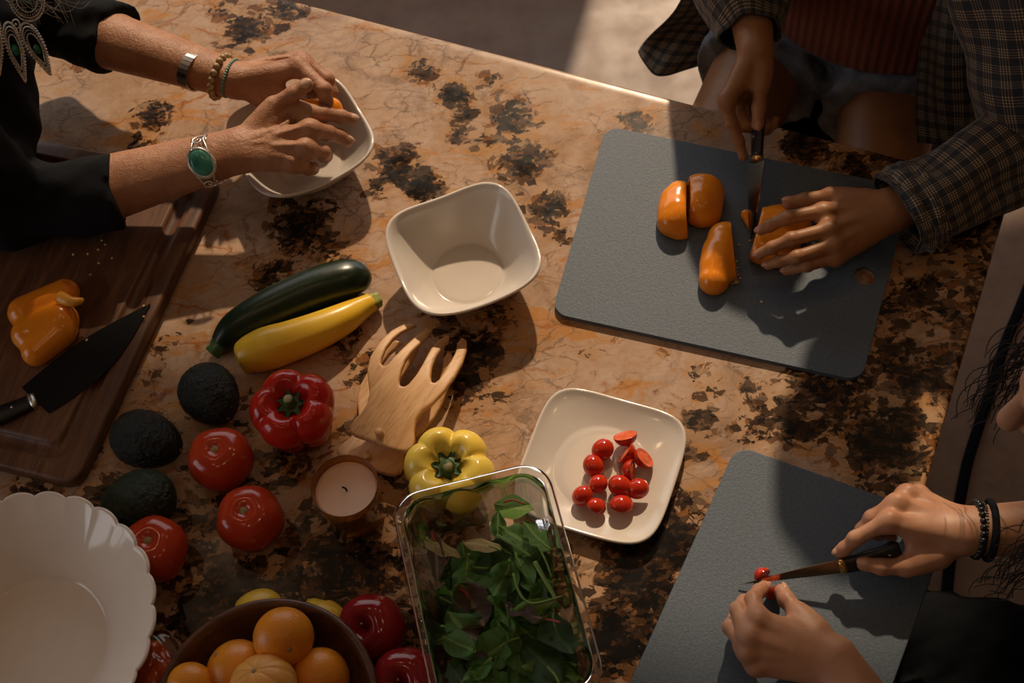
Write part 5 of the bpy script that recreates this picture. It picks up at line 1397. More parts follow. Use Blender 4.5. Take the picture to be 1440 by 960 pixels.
    CHK['A'] = dict(foreR=LEN(WR, ER), foreL=LEN(WL, EL), upR=LEN(SR, ER), upL=LEN(SL, EL), hd=hc)
    return p

# ================= seated person behind the blue board: plaid shirt =================
def person_b():
    p = person('seated person in a dark plaid shirt over a rust ribbed top, slicing an orange pepper', (*P(1190, 0, -.9)[:2], 0))
    UP = np.array([0, 0, 1.0])
    WL = P(1256, 294, .060); EL = P(1445, 190, .075)
    Lh = dict(W=WL, E=EL, end=P(1310, 270, .062), dors=UP,
        mcp=[P(1158, 297, .078), P(1166, 323, .078), P(1173, 345, .070), P(1176, 361, .058)],
        fingers=[[P(1106, 306, .082), P(1083, 317, .072), P(1064, 326, .056)], [P(1113, 336, .082), P(1086, 348, .072), P(1061, 360, .052)],
                 [P(1120, 361, .074), P(1096, 367, .062), P(1074, 374, .046)], [P(1135, 374, .060), P(1116, 378, .046), P(1100, 382, .034)]],
        thumb=[P(1215, 283, .058), P(1168, 276, .058), P(1132, 281, .052), P(1100, 287, .048)], thumb_up=UP*.8+CY*.6, nail_up=norm(-CX*.9+UP*.2))
    vL, fL, nL, frL = hand_mesh(Lh, .98, .0018, (.0275, .0205), (.036, .033))
    WR = P(1063, 72, .125); ER = P(1035, -150, .13)
    Rh = dict(W=WR, E=ER, end=P(1055, 15, .128), dors=-CX*.8+UP*.4+CY*.1,
        mcp=[P(1020, 139, .108), P(1031, 133, .078), P(1046, 138, .056), P(1062, 143, .042)],
        fingers=[[P(1029, 173, .080), P(1039, 199, .060), P(1047, 226, .040)], [P(1046, 176, .070), P(1070, 184, .058), P(1083, 174, .058)],
                 [P(1058, 172, .050), P(1078, 182, .044), P(1088, 174, .048)], [P(1072, 172, .036), P(1086, 176, .034), P(1093, 164, .040)]],
        thumb=[P(1070, 96, .116), P(1069, 122, .108), P(1067, 152, .092), P(1065, 184, .074)], thumb_up=norm(-CF+CY*-.2))
    vR, fR, nR, frR = hand_mesh(Rh, .95, .0018, (.0270, .0205), (.036, .033))
    hl, hr = P(1262, 40, -.18), P(1120, 5, -.18); kl, kr = P(1225, 345, -.17), P(985, 255, -.17); pel = (hl+hr)/2
    waist = P(1232, -5, -.02); chest = P(1262, -150, .20); SL = P(1405, -150, .33); SR = P(1095, -235, .33); neck = P(1270, -235, .36)
    hc = P(1275, -330, .50)
    pts = [hl, hr, kl, kr, chest, SL, SR, EL, ER, hc]
    F = Field(np.min(pts, 0)-.16, np.max(pts, 0)+.18, .008); F = Field(np.r_[F.lo[:2], .02], [F.ax[k][-1] for k in range(3)], .009)
    lat = norm(hl-hr); fwd = np.array([E2[0], E2[1], 0])
    for hj, kn in ((hl, kl), (hr, kr)):
        F.cap(hj, kn, .088, .060, .02); an = np.array([kn[0]+fwd[0]*(-.10), kn[1]+fwd[1]*(-.10), .33]); F.cap(kn, an, .055, .036, .01); F.cap(an, an+fwd*.14+[0, 0, -.03], .034, .026, .01)
    for o in (-.06, 0, .06): F.cap(pel+lat*o, waist+lat*o, .105, .088, .03); F.cap(waist+lat*o, chest+lat*o*1.2, .088, .095, .03)
    F.cap(chest, neck, .08, .05, .03)
    for S, E_, W_ in ((SL, EL, WL), (SR, ER, WR)):
        F.cap(chest+(S-chest)*.35, S, .075, .052, .03); F.cap(S, E_, .048, .038, .01); F.cap(E_, E_+(W_-E_)*.8, .036, .030, .01)
    A, q = head_prims(F, hc, fwd*.75+np.array([0, 0, -.65]), UP)
    vB, fB = F.mesh(2); bodyobj(p, [(vB, fB), (vL, fL), (vR, fR)], MT['skin_b'])
    add_nails(p, nL, MT['nail_b'], range(5)); add_nails(p, nR, MT['nail_b'], (0, 4))
    vh, fh = head_parts(p, q, A, MT['lip'], None); mk('hair', vh, fh, MT['hair_dark'], p)
    # rust ribbed top
    path = [waist-(waist-chest)*-.12, waist*.6+chest*.4, chest, chest*.6+neck*.4]
    v, f, uv = cloth_tube(path, [.172, .172, .185, .12], [.120, .118, .120, .09], 80, 40, hint=-fwd); o = mk('ribbed_top', v, f, MT['rust_rib'], p, uv=uv); solidify(o, .003)
    # denim shorts
    G = Field(np.min([hl, hr, pel], 0)-.32, np.max([hl, hr, waist], 0)+.2, .0075)
    for hj, kn in ((hl, kl), (hr, kr)):
        e = hj+(kn-hj)*.46; d = norm(kn-hj); keep = G.F.copy(); G.F[:] = .5; G.cap(hj, kn, .108, .096, .02); G.plane(e, d, .0); G.F = np.minimum(keep, G.F)
    hips = np.full(G.n, .5, np.float32); k_ = G.F; G.F = hips
    for o in (-.06, 0, .06): G.cap(pel+lat*o, waist+lat*o+(pel-waist)*.16, .118, .100, .03)
    hh = np.maximum(.03-np.abs(k_-G.F), 0)/.03; G.F = np.minimum(k_, G.F)-hh*hh*.03*.25; wob(G, .003, 55, 8)
    v, f = G.mesh(1); sh = mk('denim_shorts', v, f, MT['denim'], p)
    # plaid shirt
    fl = [(.12, 1.2, .006, .05, .9, .05), (.28, 2.2, -.008, .06, 1.0, .08), (.42, 1.0, .010, .05, .8, -.06), (.55, 2.6, .010, .05, .9, .05), (.62, .6, -.010, .05, 1.0, .07), (.75, 1.8, .008, .05, .8, -.05)]
    v, f, uv = cloth_tube([P(1262, 303, .062), P(1300, 285, .066), P(1360, 250, .074), EL+(EL-WL)*.02, P(1450, 90, .16), P(1430, -40, .27), SL, SL+(neck-SL)*.45+[0, 0, -.01]], [.058, .060, .060, .070, .082, .085, .085, .078], [.046, .048, .052, .066, .080, .085, .085, .078], 64, 110, fl, seed=3, rough=.0035)
    shirt = mk('plaid_sleeve', v, f, MT['plaid'], p, uv=uv); solidify(shirt, .0022)
    v, f, uv = cloth_tube([P(1264, 302, .062), P(1285, 292, .064), P(1306, 284, .066)], [.0605, .0625, .0625], [.0485, .0505, .0505], 64, 16, seed=3, rough=.0022); o = sub('cuff', v, f, MT['plaid'], shirt, uv=uv); solidify(o, .003)
    v, f, uv = cloth_tube([P(1056, 46, .127), P(1050, 15, .128), P(1035, -50, .128), ER, P(1050, -210, .23), SR, SR+(neck-SR)*.45+[0, 0, -.01]], [.040, .058, .074, .080, .085, .085, .078], [.038, .056, .072, .075, .085, .085, .078], 64, 90, [(.1, 1.0, .006, .06, .8, .1), (.25, 2.4, .012, .06, .8, .1), (.3, 4.2, .022, .1, .7, .0), (.4, 3.6, .014, .07, .6, .1)], seed=6, rough=.004)
    o = mk('plaid_sleeve', v, f, MT['plaid'], p, uv=uv); solidify(o, .0022)
    # open left front of the shirt, hanging from shoulder to lap
    v, f, uv = patch([[P(1300, -190, .33), P(1345, -190, .37), P(1400, -180, .34), P(1450, -160, .25)], [P(1300, -60, .16), P(1350, -50, .20), P(1420, -40, .17), P(1490, -40, .08)],
                      [P(1292, 60, .02), P(1345, 65, .06), P(1415, 70, .04), P(1490, 80, -.06)], [P(1288, 130, -.06), P(1345, 140, -.03), P(1420, 150, -.06), P(1500, 170, -.16)], [P(1292, 200, -.10), P(1345, 206, -.085), P(1410, 216, -.12), P(1480, 236, -.22)]], 60, 80, .007, 4)
    o = mk('shirt_front', v, f, MT['plaid'], p, uv=uv); solidify(o, .002)
    v, f, uv = patch([[P(1080, -200, .30), P(1120, -190, .34), P(1180, -190, .34)], [P(1085, -90, .12), P(1125, -80, .15), P(1172, -80, .15)], [P(1085, -10, -.02), P(1125, 0, .0), P(1168, 0, -.01)], [P(1085, 30, -.07), P(1125, 40, -.06), P(1172, 34, -.07)]], 40, 50, .005, 14)
    o = mk('shirt_front', v, f, MT['plaid'], p, uv=uv); solidify(o, .002)
    # back of the shirt and the tail with its turned corner at the right
    v, f, uv = patch([[P(1090, -190, .28), P(1040, -150, .20), P(1000, -120, .06)], [P(1080, -90, .06), P(1020, -60, .02), P(975, -45, -.06)], [P(1060, 10, -.12), P(1000, 10, -.14), P(950, 12, -.17)], [P(1030, 60, -.20), P(965, 50, -.22), P(915, 48, -.24)], [P(990, 90, -.26), P(925, 107, -.27), P(897, 72, -.28)]], 40, 60, .004, 9)
    o = mk('shirt_tail', v, f, MT['plaid'], p, uv=uv); solidify(o, .002)
    bk = -fwd
    v, f, uv = patch([[SR+bk*.05+[0, 0, .04], neck+bk*.06, SL+bk*.05+[0, 0, .04]], [SR+bk*.10+[0, 0, -.10], chest+bk*.15, SL+bk*.10+[0, 0, -.10]], [waist+lat*-.20+bk*.07, waist+bk*.16, waist+lat*.20+bk*.07], [pel+lat*-.24+bk*.04, pel+bk*.17, pel+lat*.24+bk*.04]], 40, 50, .004, 12)
    o = mk('shirt_back', v, f, MT['plaid'], p, uv=uv); solidify(o, .002)
    CHK['B'] = dict(foreL=LEN(WL, EL), foreR=LEN(WR, ER), upL=LEN(SL, EL), upR=LEN(SR, ER), thL=LEN(hl, kl), thR=LEN(hr, kr), torso=LEN(pel, chest), sh=LEN(SL, SR), hl=hl, hc=hc)
    return p, pel

# ================= person at the right end: dark clothes, black bracelets =================
def person_c():
    p = person('person with curly dark hair and black bracelets cutting a cherry tomato at the right edge', (*P(1620, 1000, -.9)[:2], 0))
    UP = np.array([0, 0, 1.0])
    WR = P(1355, 746, .062); ER = P(1590, 738, .03)
    Rh = dict(W=WR, E=ER, end=P(1500, 742, .045), dors=UP,
        mcp=[P(1250, 732, .082), P(1262, 707, .078), P(1276, 694, .066), P(1292, 694, .052)],
        fingers=[[P(1203, 757, .066), P(1188, 771, .052), P(1174, 780, .042)], [P(1226, 728, .060), P(1212, 745, .046), P(1222, 758, .036)],
                 [P(1240, 724, .048), P(1230, 745, .036), P(1240, 760, .030)], [P(1258, 726, .038), P(1250, 748, .030), P(1258, 762, .026)]],
        thumb=[P(1318, 780, .052), P(1274, 796, .050), P(1240, 797, .050), P(1205, 790, .046)], thumb_up=norm(UP*.5+CX*-.3))
    vR, fR, nR, frR = hand_mesh(Rh, .98, .0018, (.0285, .0215), (.037, .034))
    WL = P(1172, 930, .050); EL = P(1330, 1150, .02)
    Lh = dict(W=WL, E=EL, end=P(1250, 1040, .035), dors=UP-CX*.2,
        mcp=[P(1066, 870, .072), P(1053, 896, .072), P(1052, 916, .062), P(1064, 936, .048)],
        fingers=[[P(1059, 842, .060), P(1067, 831, .048), P(1079, 821, .038)], [P(1038, 857, .056), P(1046, 846, .040), P(1062, 838, .028)],
                 [P(1027, 881, .048), P(1034, 868, .032), P(1048, 862, .020)], [P(1040, 908, .036), P(1040, 896, .024), P(1050, 888, .017)]],
        thumb=[P(1146, 888, .052), P(1122, 862, .050), P(1106, 843, .044), P(1095, 824, .036)], thumb_up=norm(CX*.8+UP*.7), nail_up=norm(CX*.6+UP*.4))
    vL, fL, nL, frL = hand_mesh(Lh, 1.0, .0018, (.0280, .0215), (.037, .034))
    e1, e2 = np.array([*E1, 0]), np.array([*E2, 0])
    hl, hr = P(1680, 1150, -.20), P(1710, 1015, -.20); kl, kr = P(1250, 1040, -.20), P(1262, 912, -.20); pel = (hl+hr)/2
    waist = pel+[0, 0, .17]+e1*.02; chest = waist+np.array([0, 0, .24])+e1*.12; SR = chest+[0, 0, .10]-e2*.17+e1*.04; SL = chest+[0, 0, .10]+e2*.17+e1*.04
    neck = chest+[0, 0, .17]+e1*.06
    tgt = P(1090, 830, .01)
    hc = P(1590, 546, .42); fw = norm(norm((P(1390, 590, .30)-P(1543, 590, .30)))+np.array([0, 0, -.42]))
    pts = [hl, hr, kl, kr, chest, SL, SR, EL, ER, hc]
    F = Field(np.r_[np.min(pts, 0)[:2]-.16, .02], np.max(pts, 0)+.17, .009)
    lat = norm(hl-hr)
    for hj, kn in ((hl, kl), (hr, kr)):
        F.cap(hj, kn, .085, .058, .02); an = np.array([kn[0], kn[1], .33])-e1*.1; F.cap(kn, an, .052, .036, .01); F.cap(an, an+e1*.14+[0, 0, -.03], .034, .026, .01)
    for o in (-.06, 0, .06): F.cap(pel+lat*o, waist+lat*o, .10, .09, .03); F.cap(waist+lat*o, chest+lat*o*1.2, .09, .095, .03)
    F.cap(chest, neck, .08, .05, .03); F.cap(neck, hc, .05, .05, .02)
    for S, E_, W_ in ((SL, EL, WL), (SR, ER, WR)):
        F.cap(chest+(S-chest)*.35, S, .075, .052, .03); F.cap(S, E_, .046, .037, .01); F.cap(E_, E_+(W_-E_)*.45, .036, .032, .01)
    vB, fB = F.mesh(2)
    H = Field(hc-.17, hc+.17, .0028); A, q = head_prims(H, hc, fw, UP); vH, fH = H.mesh(2)
    bodyobj(p, [(vB, fB), (vR, fR), (vL, fL), (vH, fH)], MT['skin_c'])
    add_nails(p, nR, MT['nail_c'], (0, 4)); add_nails(p, nL, MT['nail_c'], (0, 4))
    vh, fh = head_parts(p, q, A, MT['lip'], None); hair = mk('hair', vh, fh, MT['hair_dark'], p)
    # curls falling beside the face
    rg = np.random.default_rng(2); st = []
    for i in range(260):
        x = rg.uniform(-1, 1); r0 = q(.080*(1 if i % 2 else -1)*rg.uniform(.75, 1.05), rg.uniform(-.07, .035), rg.uniform(-.01, .06))
        L_ = rg.uniform(.16, .30); n = 44; s = np.linspace(0, 1, n); ph = rg.uniform(0, 6); fr_ = rg.uniform(2.5, 4.5); am = rg.uniform(.003, .007)
        out = norm((r0-hc)*[1, 1, .2]); base = r0+np.outer(s*L_, [0, 0, -1])+np.outer(np.sin(s*2.2)*.035, out)+np.outer(s**2*.05, fw*[1, 1, 0])
        u = np.cross(out, UP); st.append(tube(base+np.outer(am*(s**.5)*np.cos(s*fr_*6.28+ph), u)+np.outer(am*(s**.5)*np.sin(s*fr_*6.28+ph), out), np.linspace(.0012, .0005, n), 5))
    v, f = joinm(st); h_ = mk('curls', v, f, MT['hair_dark'], p); h_['kind'] = 'stuff'
    # clothes
    T = Field(np.r_[np.min([hl, hr, kl, kr], 0)[:2]-.16, .08], np.max([hl, hr, kl, kr, waist], 0)+.16, .0085)
    for hj, kn in ((hl, kl), (hr, kr)):
        T.cap(hj, kn, .104, .082, .03); an = np.array([kn[0], kn[1], .34])-e1*.1; T.cap(kn, an, .078, .058, .015)
    for o in (-.06, 0, .06): T.cap(pel+lat*o, waist+lat*o+[0, 0, -.08], .115, .108, .03)
    wob(T, .003, 40, 3); v, f = T.mesh(1); mk('black_trousers', v, f, MT['dark_cloth'], p)
    S_ = Field(np.min([waist, SL, SR, EL], 0)-.16, np.max([neck, SL, SR], 0)+.12, .009)
    for o in (-.06, 0, .06): S_.cap(waist+lat*o+[0, 0, -.10], waist+lat*o, .118, .112, .03); S_.cap(waist+lat*o, chest+lat*o*1.2, .110, .112, .03)
    for S, E_ in ((SL, EL), (SR, ER)): S_.cap(chest+(S-chest)*.35, S, .092, .068, .03); S_.cap(S, S+(E_-S)*.62, .066, .058, .01)
    S_.plane(neck+[0, 0, .012], UP, .006); wob(S_, .003, 40, 6); v, f = S_.mesh(1); mk('khaki_shirt', v, f, MT['khaki'], p)
    # bracelets on the right wrist
    fr = dict(frR); c = P(1372, 744, .058)
    b = bead_ring(p, 'bead_bracelet', c, fr, .0335, .0278, 26, .0043, MT['black_bead'], .006, 4); b['label'] = 'black bead bracelet nearest the hand'
    b = bead_ring(p, 'fine_bead_bracelet', P(1379, 744, .057), fr, .0330, .0274, 50, .0022, MT['black_bead'], .008, 5); b['label'] = 'fine black bead bracelet'
    c2 = P(1390, 745, .056); d, la, nn = fr['d'], fr['lat'], fr['n']
    ring = [c2+la*.0350*math.cos(a)+nn*.0290*math.sin(a)+d*.008*math.cos(a) for a in np.linspace(0, 2*math.pi, 60)]
    v, f = tube(ring, .0046, 10, False); o = mk('hair_band', v, f, MT['black_cloth'], p); o['label'] = 'black elastic hair band round the wrist'
    CHK['C'] = dict(foreR=LEN(WR, ER), foreL=LEN(WL, EL), upR=LEN(SR, ER), upL=LEN(SL, EL), th=LEN(hl, kl), nose=unproj(q(0, .122, -.022)[:2], q(0, .122, -.022)[2]-ZC), hc=hc, neck=neck, hn=LEN(hc, neck), SR=SR, pel=pel)
    return p, pel
PA = person_a(); PB, pel_b = person_b(); PC, pel_c = person_c()
# ------------------------------------------------------------------ knives
def blade_mesh(A, B, T, belly=.35, t=.0019, serr=False, n=26, bowed=.12):
    """A heel at the spine, B heel at the edge, T point"""
    A, B, T = map(np.asarray, (A, B, T)); nn = norm(np.cross(T-A, B-A)); s = np.linspace(0, 1, n)
    sp = np.array([A+(T-A)*q+(A-B)*bowed*np.sin(q*math.pi)*.5 for q in s]); ed = np.array([B+(T-B)*q+(B-A)*belly*np.sin(q*math.pi)**1.1 for q in s])
    if serr: ed[1:-1] += (A-B)*(.05*(np.arange(1, n-1) % 2))[:, None]
    mid = sp*.45+ed*.55
    cols = [sp+nn*t/2, mid+nn*t*.45, ed+nn*.0001, ed-nn*.0001, mid-nn*t*.45, sp-nn*t/2]
    v = np.concatenate(cols); f = []
    for c in range(6):
        c2 = (c+1) % 6
        for i in range(n-1): f.append([c*n+i, c*n+i+1, c2*n+i+1, c2*n+i])
    f.append([c*n for c in range(6)]); f.append([c*n+n-1 for c in range(6)][::-1]); return v, f
def knife(label, org, A, B, T, H, hr, mats, serr=False, bol=.007, **kw):
    t = thing('kitchen_knife', label, 'knife', org)
    v, f = blade_mesh(A, B, T, serr=serr, **kw); b = mk('blade', v, f, mats[0], t); sharp(b, 25)
    A, B, H = np.asarray(A), np.asarray(B), np.asarray(H); c = A*.5+B*.5; d = norm(H-c); w = norm((A-B)-d*((A-B)@d)); n3 = np.cross(d, w)
    L = LEN(H, c); s = np.linspace(0, 1, 22); path = c+np.outer(s*L, d)-np.outer(np.sin(s*math.pi)*.002, w)
    prof = hr*np.interp(s, [0, .06, .2, .45, .7, .9, 1], [.78, .84, .88, 1.0, .92, 1.08, .75])
    a = np.linspace(0, 2*math.pi, 18, endpoint=False)
    def loops(p, r, ez=.62): return np.concatenate([q+np.outer(np.sign(np.cos(a))*np.abs(np.cos(a))**.7*x, w)+np.outer(np.sign(np.sin(a))*np.abs(np.sin(a))**.7*x*ez, n3) for q, x in zip(p, r)])
    i0 = 1; v = loops(path[i0:], prof[i0:]); m = len(path)-i0; f = grid_faces(18, m).tolist()+[list(range(18))[::-1], [(m-1)*18+i for i in range(18)]]
    h = mk('handle', v, f, mats[1], t)
    v = loops([c-d*.001, c+d*bol*.5, c+d*bol], [hr*.72, hr*.9, hr*.84], .66); f = grid_faces(18, 3).tolist()+[list(range(18))[::-1], [36+i for i in range(18)]]; mk('bolster', v, f, mats[2], t)
    for q in (.3, .6, .85):
        k = int(q*21); e = path[k]; vv, ff = joinm([tube([e-n3*prof[k]*.63, e+n3*prof[k]*.63], .0016, 10)]); sub('rivet', vv, ff, mats[2], h)
    return t
knife('black-handled knife with a brass collar slicing the pepper on the blue board', P(1062, 300, .01), P(1076, 226, .072), P(1053, 227, .040), P(1056, 336, .0105), P(1071, 108, .098), .0118, (MT['blade'], MT['handle'], MT['brass']), belly=.12, bowed=.1)
knife('serrated black-handled knife cutting the cherry tomato', P(1100, 812, .01), P(1179, 787, .046), P(1183, 806, .032), P(1039, 822, .0125), P(1266, 771, .056), .0112, (MT['blade'], MT['handle'], MT['brass']), serr=True, n=60, belly=.02, bowed=.15)
zk = TW+.0022
knife('wide dark chef knife lying on the walnut board', P(110, 515, TW), P(31, 545, zk), P(69, 581, zk), P(212, 427, zk), P(-62, 606, zk+.010), .0135, (MT['dark_blade'], MT['handle'], MT['silver']), belly=.36, bowed=.36)
seeds([(122, 478), (202, 430), (202, 445)], 'tiny pale pepper seed stuck on the dark chef knife blade', TW+.003, 'pepper seeds on the dark blade')

# ------------------------------------------------------------------ wooden salad hands
TONG = [(122,660),(150,625),(190,590),(222,545),(236,490),(230,430),(224,370),(240,300),(290,215),(350,140),(410,95),(445,83),(482,95),(445,120),(400,152),(360,197),(325,250),(302,310),(300,335),(315,350),(336,344),(370,300),(420,240),(470,180),(515,120),(530,108),(568,119),(545,165),(500,222),(460,272),(430,322),(408,380),(398,430),(403,455),(425,462),(450,445),(490,395),(520,340),(545,280),(565,235),(600,180),(640,145),(660,150),(650,185),(620,232),(590,290),(572,350),(566,410),(572,435),(590,437),(612,415),(642,360),(670,300),(690,250),(700,190),(722,152),(748,165),(753,220),(732,310),(692,400),(640,480),(580,545),(520,590),(487,635),(476,690),(478,740),(465,775),(430,797),(390,792),(330,772),(240,735),(150,705),(126,685)]
def tong(label, shift, z0, flip):
    px = np.array([(460+x/3.841+shift[0], 430+y/3.841+shift[1]) for x, y in TONG]); w = np.array([P(x, y, z0)[:2] for x, y in px])
    a, b = P(500+shift[0], 610+shift[1], z0)[:2], P(610+shift[0], 470+shift[1], z0)[:2]; ax = norm(b-a); L = np.linalg.norm(b-a); sd = np.array([-ax[1], ax[0]])
    lo = np.r_[w.min(0)-.008, ZC+max(z0-.032, 0.0005)]; hi = np.r_[w.max(0)+.008, ZC+z0+.034]
    F = Field(lo, hi, .0014); X, Y = np.meshgrid(F.ax[0], F.ax[1], indexing='ij'); d2 = poly_sdf(X, Y, w)
    s = ((X-a[0])*ax[0]+(Y-a[1])*ax[1])/L; u = ((X-a[0])*sd[0]+(Y-a[1])*sd[1])
    hz = (.010*np.sin(np.clip(s, 0, 1)*math.pi*.9)-.020*np.clip(s-.62, 0, 1)**1.6*2.0+.9*u*u*np.clip(s, 0, 1)*-1.0)*(-1 if flip else 1)
    if flip: hz = hz+.004
    th = .0050-.0012*np.clip(s, 0, 1)
    Z = F.ax[2][None, None, :]; dz = np.abs(Z-(ZC+z0+hz)[:, :, None])-th[:, :, None]; D = np.broadcast_to(d2[:, :, None], dz.shape); r = .0022
    F.F = (np.minimum(np.maximum(D+r, dz+r), 0)+np.hypot(np.maximum(D+r, 0), np.maximum(dz+r, 0))-r).astype(np.float32)
    v, f = F.mesh(2); t = thing('salad_hand', label, 'salad server', (*w.mean(0), ZC), 'pair of wooden salad hands'); mk('hand_plate', v, f, MT['beech'], t)
    c = P(535+shift[0], 613+shift[1], z0+.004); v, f = tube([c-[0, 0, .004], c+[0, 0, .006], c+[0, 0, .0135], c+[0, 0, .0150]], [.0052, .0052, .0052, .0042], 18); mk('peg', v, f, MT['beech'], t)
tong('upper wooden salad hand with four curved tines and a round peg', (0, 0), .040, False)
tong('lower wooden salad hand lying under its twin beside the candle', (-17, 33), .0115, True)

# ------------------------------------------------------------------ salad tub
ZT = .100
tlw, trw = P(547, 698, ZT)[:2], P(767, 644, ZT)[:2]; tu = norm(trw-tlw); tw = np.array([tu[1], -tu[0]]); tw = tw if tw[1] < 0 else -tw
wl = norm(P(608, 960, ZT)[:2]-tlw); wr = norm(P(845, 950, ZT)[:2]-trw); tw = norm(wl+wr)
TWD = np.linalg.norm(trw-tlw); TLN = .285
tc = tlw+tu*TWD/2+tw*TLN/2
def tub():
    t = thing('salad_tub', 'clear plastic salad tub with a rolled rim full of green leaves', 'salad tub', (*tc, ZC))
    rings = []
    base = None
    for ins, z, r in ((.0005, .0705, .034), (0, .0735, .034), (.0012, .0762, .034), (.0045, .0778, .032), (.0085, .0768, .030), (.0105, .0730, .029), (.0120, .0660, .028), (.0128, .0640, .028), (.0140, .0560, .028), (.0138, .0520, .028), (.0165, .036, .027), (.0195, .020, .026), (.0225, .009, .025), (.0265, .0035, .024), (.033, .0015, .020), (.045, .0012, .012), (.055, .0022, .008)):
        c = [tlw+tu*ins+tw*ins, tlw+tu*(TWD-ins)+tw*ins, tlw+tu*(TWD-ins)+tw*(TLN-ins), tlw+tu*ins+tw*(TLN-ins)]
        o = round_poly(c, r, 12); o = resample(np.concatenate([o, o[:1]]), 161)[:-1]
        rings.append(np.c_[o, np.full(160, ZC+z+(ZT-.076)*min(1, z/.06))])
    k = np.arange(160)
    for i in range(6, 12):
        cen = rings[i][:, :2].mean(0); d = rings[i][:, :2]-cen; d /= np.linalg.norm(d, axis=1)[:, None]; rings[i][:, :2] += d*(.0011*np.cos(k*2*math.pi/8))[:, None]
    v = np.concatenate(rings); f = grid_faces(160, len(rings)).tolist()+[[(len(rings)-1)*160+i for i in range(160)]]
    fr_ = grid_faces(160, 7).tolist(); mk('tub_rim', v[:160*7], fr_, MT['clear_rim'], t)
    o_ = 160*6; f = grid_faces(160, len(rings)-6).tolist()+[[(len(rings)-7)*160+i for i in range(160)]]
    mk('tub_shell', v[o_:], f, MT['clear'], t)
    return t
tub()
def leaf_mesh(kind, seed):
    rg = np.random.default_rng(seed); nu, nv = 9, 14; V_, UV = [], []
    wave, cup, bend, tw_ = rg.uniform(.04, .11), rg.uniform(-.9, 1.3), rg.uniform(-1.5, 1.5), rg.uniform(-.9, .9); ph = rg.uniform(0, 6, 3)
    if seed >= 100: wave, cup, bend, tw_ = wave*.6, cup*.35, bend*.35, tw_*.3
    for j in range(nv):
        s = j/(nv-1)
        w = {0: .36*math.sin(math.pi*min(1, s**.85))**.75*(1-.15*s), 1: .20*math.sin(math.pi*s**.9)**.7, 2: (.30+.07*math.sin(s*19))*math.sin(math.pi*s**.8)**.8}[kind]+.006
        an = bend*(s-.3); y = math.sin(an)/max(abs(bend), .05)*(1 if bend > 0 else -1) if abs(bend) > .05 else s; z0 = (1-math.cos(an))/max(abs(bend), .05)*(1 if bend > 0 else -1)
        for i in range(nu):
            x = (i/(nu-1)-.5)*2; zz = z0+cup*(x*w)**2*1.2+wave*math.sin(x*4+ph[0]+s*5)*abs(x)+wave*.7*math.sin(s*13+ph[1])*abs(x)+tw_*x*w*s*.6
            V_.append((x*w, y, zz)); UV.append((x*w, s))
    f = [[j*nu+i, j*nu+i+1, (j+1)*nu+i+1, (j+1)*nu+i] for j in range(nv-1) for i in range(nu-1)]
    return np.array(V_), f, np.array(UV)
LEAFM = {}
def leaf_proto(kind, seed, mat):
    k = (kind, seed, mat)
    if k not in LEAFM:
        v, f, uv = leaf_mesh(kind, seed); me = mesh('salad_leaf', v, f, MT[mat], True, uv)
        sv, sf = tube(spline([(0, .05, .004), (0, -.08, .0), (.03*math.sin(seed*2), -.18, .02), (.10*math.sin(seed*2), -.30, .02)], 8), np.linspace(.018, .024, 8), 6)
        LEAFM[k] = (me, mesh('stem', sv, sf, MT['stem_red' if mat == 'leaf_purple' else 'stem_green']))
    return LEAFM[k]
def put_leaf(kind, seed, mat, pos, along, up, L, label):
    me, st = leaf_proto(kind, seed, mat); o = bpy.data.objects.new('salad_leaf', me); COL.objects.link(o)
    y = norm(along); u = np.asarray(up, float); z = norm(u-y*(u@y)); x = np.cross(y, z)
    Mx = Matrix(((x[0]*L, y[0]*L, z[0]*L, pos[0]), (x[1]*L, y[1]*L, z[1]*L, pos[1]), (x[2]*L, y[2]*L, z[2]*L, pos[2]), (0, 0, 0, 1))); o.matrix_world = Mx
    s = bpy.data.objects.new('stem', st); COL.objects.link(s); s.parent = o
    return tag(o, label, 'salad leaf', 'loose salad leaves in the clear tub' if not label.startswith('small ') or 'pile inside' not in label else label.split(' salad')[0]+' leaves in the tub')
rg = np.random.default_rng(21)
N_L = 150
for i in range(N_L):
    q = i/N_L; m = .036
    a = rg.uniform(m, TWD-m); b_ = rg.uniform(.075, TLN-.030)
    hmax = .092*min(1, max(0.25, (b_-.06+.35*(a-TWD/2))/.085))
    z = .006+q*hmax*.84+rg.uniform(0, .006)
    L = rg.uniform(.040, .072); an = rg.uniform(0, 6.28); dirv = np.array([*(tu*math.cos(an)+tw*math.sin(an)), rg.normal()*.22])
    pos = np.array([*(tlw+tu*a+tw*b_), ZC+z]); kind = rg.choice([0, 0, 0, 1, 2]); mat = rg.choice(['leaf', 'leaf', 'leaf_dark', 'leaf_dark', 'leaf_light', 'leaf_purple'], p=[.30, .16, .22, .14, .08, .10])
    c_ = pos-dirv*L*.5
    for _ in range(3):                        # keep leaf ends inside the wall
        e1_, e2_ = c_-norm(dirv)*L*.3, c_+norm(dirv)*L
        for e in (e1_, e2_):
            pa, pb = (e[:2]-tlw)@tu, (e[:2]-tlw)@tw; lim = .026
            c_[:2] += tu*(max(0, lim-pa)-max(0, pa-(TWD-lim)))+tw*(max(0, lim-pb)-max(0, pb-(TLN-lim)))
    put_leaf(int(kind), int(rg.integers(0, 7)), str(mat), c_, dirv, (rg.normal()*.65, rg.normal()*.65, 1), L, {'leaf': 'small mid-green salad leaf in the mixed pile inside the clear tub', 'leaf_dark': 'small dark green salad leaf in the mixed pile inside the clear tub', 'leaf_light': 'small bright yellow-green salad leaf in the mixed pile inside the tub', 'leaf_purple': 'small purple-brown salad leaf in the mixed pile inside the tub'}[str(mat)])
